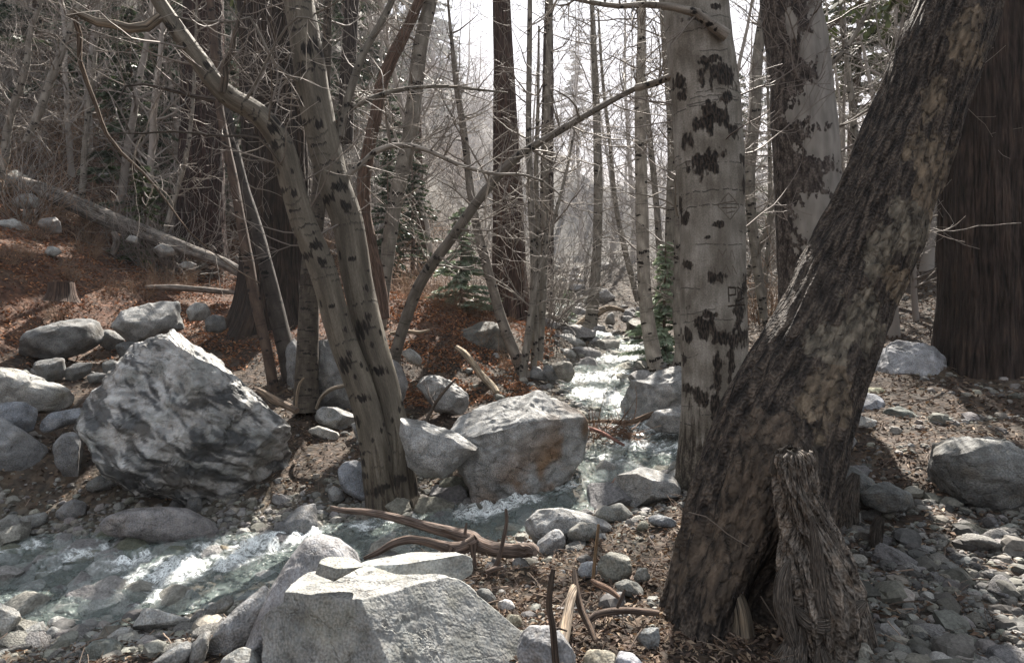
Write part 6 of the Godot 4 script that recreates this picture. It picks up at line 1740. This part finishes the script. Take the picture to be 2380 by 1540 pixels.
	# the cut stump on the red slope
	var t := thing("cut_stump", spot(140, 690), "short dark brown tree stump on the red slope", "stump")
	var pr := path3([[140, 700, 62], [141, 680, 52], [141, 656, 48]], 9.9, 9.9, 0.03)
	mb = MB.new()
	stem(mb, pr[0], pr[1], 40, fluted(23.0, 6.0, 0.15, 0.2, 0.1), Color(0.13, 0.09, 0.07), 0.7)
	var top: Vector3 = pr[0][pr[0].size() - 1]
	for k in 20:
		var a := TAU * k / 20
		mb.tri(top + Vector3(0, 0.01, 0), top + Vector3(cos(a), 0, sin(a)) * 0.145, top + Vector3(cos(a + TAU / 20), 0, sin(a + TAU / 20)) * 0.145, Vector3.UP, Color(0.2, 0.15, 0.11))
	part(t, "trunk", mb, M.cedar)

# ------------------------------------------------------------------ what lies on the ground
func scatter() -> void:
	rng.seed = 99
	# one dead leaf, curled
	var lf := MB.new()
	for s in [-1.0, 1.0]:
		lf.tri(Vector3(-1, 0, 0), Vector3(0, 0.35, 0.42 * s), Vector3(0.1, 0, 0), Vector3(0, 1, -0.4 * s).normalized())
		lf.tri(Vector3(0.1, 0, 0), Vector3(0, 0.35, 0.42 * s), Vector3(1, 0.3, 0), Vector3(0, 1, -0.4 * s).normalized())
	var where := []
	var tints := PackedColorArray()
	var stones := []
	var stone_tints := PackedColorArray()
	var singles := []
	for k in 120000:
		var a := deg_to_rad(rnd(-41, 41))
		var d := 2.3 * exp(rng.randf() * log(26.0 / 2.3))
		var x := sin(a) * d
		var z := -cos(a) * d
		to_creek(x, z)
		if near_side < 0.9: 
			if rng.randf() < 0.6: continue
		var patch := n_big.get_noise_2d(x * 3.0 + 70.0, z * 3.0)
		var bank := near_bank
		var px := 1189.5 + x / -z * FPX
		var y := ground(x, z)
		var red := smoothstep(0.22, 0.7, y) * (1.0 - smoothstep(0.0, 1.3, x)) * (1.0 - smoothstep(13.0, 17.0, d))
		var gravel := (1.0 - smoothstep(0.15, 0.9, bank + patch * 0.9)) + smoothstep(1880.0, 2050.0, px) * (1.0 - smoothstep(4.6, 6.0, d)) * 0.5 + smoothstep(0.0, 0.35, patch) * 0.25 * (1.0 - red)
		if px > 1080 and px < 1800 and d < 5.6: gravel *= 0.35
		if d > 9.0: gravel *= 0.6
		if rng.randf() < gravel:
			var s := 0.0085 * exp(absf(rng.randfn(0.0, 0.7))) * (1.0 + d * 0.04)
			if px > 1900 and d < 5.5: s *= rnd(0.7, 1.5)
			s = minf(s, 0.085)
			var b := Basis.from_euler(Vector3(rnd(-0.4, 0.4), rng.randf() * TAU, rnd(-0.4, 0.4))).scaled(Vector3(s, s, s) * 1.2)
			if s > 0.036 and singles.size() < 280:
				singles.push_back(Transform3D(b, Vector3(x, y + s * 0.15, z)))
				continue
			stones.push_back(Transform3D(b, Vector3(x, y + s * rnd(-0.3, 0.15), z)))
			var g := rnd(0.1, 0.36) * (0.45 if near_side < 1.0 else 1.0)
			stone_tints.push_back(Color(g * rnd(0.97, 1.1), g, g * rnd(0.84, 0.99)) * rnd(0.35, 1.0) if px > 1880 and d < 6.0 else Color(g * rnd(0.97, 1.1), g, g * rnd(0.82, 1.0)))  # right bank stones are darkened in colour for the shadow lying there
		elif near_side > 1.05 and rng.randf() < 0.65 + red * 0.4:
			var s := rnd(0.008, 0.021) * (1.0 + d * 0.06)
			var b := Basis.from_euler(Vector3(rnd(-0.7, 0.7), rng.randf() * TAU, rnd(-0.7, 0.7))).scaled(Vector3(s, s, s * rnd(0.7, 1.3)))
			where.push_back(Transform3D(b, Vector3(x, y + rnd(0.0, 0.02), z)))
			var c: Color = [Color(0.075, 0.05, 0.037), Color(0.105, 0.068, 0.046), Color(0.06, 0.043, 0.034), Color(0.2, 0.15, 0.105)][rng.randi() % 4]
			if rng.randf() < red * 0.85: c = [Color(0.19, 0.085, 0.042), Color(0.27, 0.135, 0.068), Color(0.15, 0.067, 0.037)][rng.randi() % 3]
			tints.push_back(c * rnd(0.7, 1.3))
	for k in 26000:                                          # drifts of red leaves on the two slopes
		var px := rnd(-30, 660) if k % 2 else rnd(880, 1290)
		var d := rnd(9.0, 14.5) if k % 2 else rnd(8.4, 12.8)
		var x := (px - 1189.5) / FPX * d
		var z := -d
		if n_big.get_noise_2d(x * 3.0 - 30.0, z * 3.0) < -0.12: continue
		to_creek(x, z)
		if near_bank < 0.35: continue
		var s := rnd(0.016, 0.034)
		where.push_back(Transform3D(Basis.from_euler(Vector3(rnd(-0.8, 0.8), rng.randf() * TAU, rnd(-0.8, 0.8))).scaled(Vector3(s, s, s)), Vector3(x, ground(x, z) + rnd(0.005, 0.03), z)))
		tints.push_back([Color(0.25, 0.11, 0.052), Color(0.35, 0.18, 0.088), Color(0.18, 0.082, 0.044), Color(0.12, 0.075, 0.05)][rng.randi() % 4] * rnd(0.7, 1.3))
	mass("fallen_leaves", lf.mesh(), M.leaf, where, tints, "dead brown and rust-red leaves covering the banks", "fallen leaves")
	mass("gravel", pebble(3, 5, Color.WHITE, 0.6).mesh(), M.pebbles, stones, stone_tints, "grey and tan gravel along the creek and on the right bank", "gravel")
	var kinds := []
	for k in 7:
		var g: float = [0.26, 0.33, 0.22, 0.38, 0.28, 0.3, 0.24][k]
		kinds.push_back(pebble(7, 40 + k * 3, Color(g * 1.03, g * 1.01, g * [0.95, 0.9, 1.03, 0.98, 0.85, 1.0, 1.02][k]), rnd(0.55, 0.8)).mesh())
	for x in singles:
		var o := MeshInstance3D.new()
		o.name = numbered("loose_stone")
		o.mesh = kinds[rng.randi() % 7]
		o.material_override = M.granite
		o.transform = x
		add_child(o)
		tag(o, "fist-sized loose stone lying on the gravel and leaves of the creek banks", "stone", "loose stones on the creek banks")
	var in_creek := 0
	while in_creek < 90:                                     # stones that the creek runs round
		var k := rng.randi() % (creek.size() - 8)
		var side := rnd(-1.25, 1.25)
		var dv := creek[k + 1] - creek[k]
		var nv := Vector2(-dv.y, dv.x).normalized() * creek_w[k] * side
		var x := creek[k].x + nv.x + rnd(-0.2, 0.2)
		var z := creek[k].y + nv.y + rnd(-0.2, 0.2)
		if absf(side) < 0.5 and rng.randf() < 0.6: continue
		var s := rnd(0.05, 0.14) * (1.0 - z * 0.035)
		if z > -4.7: s *= 0.7
		var o := MeshInstance3D.new()
		o.name = numbered("creek_cobble")
		o.mesh = kinds[rng.randi() % 7]
		o.material_override = M.granite
		o.transform = Transform3D(Basis.from_euler(Vector3(rnd(-0.3, 0.3), rng.randf() * TAU, rnd(-0.3, 0.3))).scaled(Vector3(s, s, s)), Vector3(x, ground(x, z) + s * 0.25, z))
		add_child(o)
		tag(o, "grey cobble standing in or at the edge of the running creek", "stone", "cobbles in the creek")
		in_creek += 1
	for k in 44:                                             # stones that break the shallows at the near left
		var px := rnd(-40, 640)
		var d := rnd(4.35, 5.9)
		var x := (px - 1189.5) / FPX * d
		to_creek(x, -d)
		if near_side > 1.1: continue
		var s := rnd(0.05, 0.15)
		var o := MeshInstance3D.new()
		o.name = numbered("creek_cobble")
		o.mesh = kinds[rng.randi() % 7]
		o.material_override = M.granite
		o.transform = Transform3D(Basis.from_euler(Vector3(rnd(-0.3, 0.3), rng.randf() * TAU, rnd(-0.3, 0.3))).scaled(Vector3(s, s * 0.85, s)), Vector3(x, near_level - s * rnd(0.1, 0.75), -d))
		add_child(o)
		tag(o, "stone awash in the shallow creek at the left", "stone", "stones awash in the creek")
	for k in 46:                                             # the pale stones of the far bed
		var px := rnd(1235, 1490)
		var d := rnd(11.5, 24.0)
		var x := (px - 1189.5) / FPX * d
		to_creek(x, -d)
		var s := rnd(0.1, 0.34) * (0.6 if near_side < 0.8 else 1.0)
		var o := MeshInstance3D.new()
		o.name = numbered("far_stone")
		o.mesh = kinds[[1, 3, 5][rng.randi() % 3]]
		o.material_override = M.granite
		o.transform = Transform3D(Basis.from_euler(Vector3(rnd(-0.3, 0.3), rng.randf() * TAU, rnd(-0.3, 0.3))).scaled(Vector3(s, s * 0.8, s)), Vector3(x, ground(x, -d) + s * 0.15, -d))
		add_child(o)
		tag(o, "pale stone strewn along the creek bed in the distance", "stone", "pale stones of the far creek bed")
	# fallen twigs
	var tw := MB.new()
	grow(tw, Vector3(-0.5, 0, 0), Vector3(1, 0, 0), 1.0, 0.012, 1, {many = 3.0, up = 0.0, thin = 0.005})
	where = []
	tints = PackedColorArray()
	for k in 2600:
		var a := deg_to_rad(rnd(-41, 41))
		var d := 2.3 * exp(rng.randf() * log(22.0 / 2.3))
		var x := sin(a) * d
		var z := -cos(a) * d
		to_creek(x, z)
		if near_side < 1.1: continue
		var s := rnd(0.07, 0.34) * (1.0 + d * 0.03)
		where.push_back(Transform3D(Basis.from_euler(Vector3(rnd(-0.3, 0.3), rng.randf() * TAU, rnd(-0.35, 0.35))).scaled(Vector3.ONE * s), Vector3(x, ground(x, z) + 0.012, z)))
		tints.push_back(Color(0.13, 0.1, 0.08) * rnd(0.5, 1.8))
	mass("fallen_twigs", tw.mesh(), M.twig, where, tints, "thin dead twigs strewn over the leaves", "twigs")
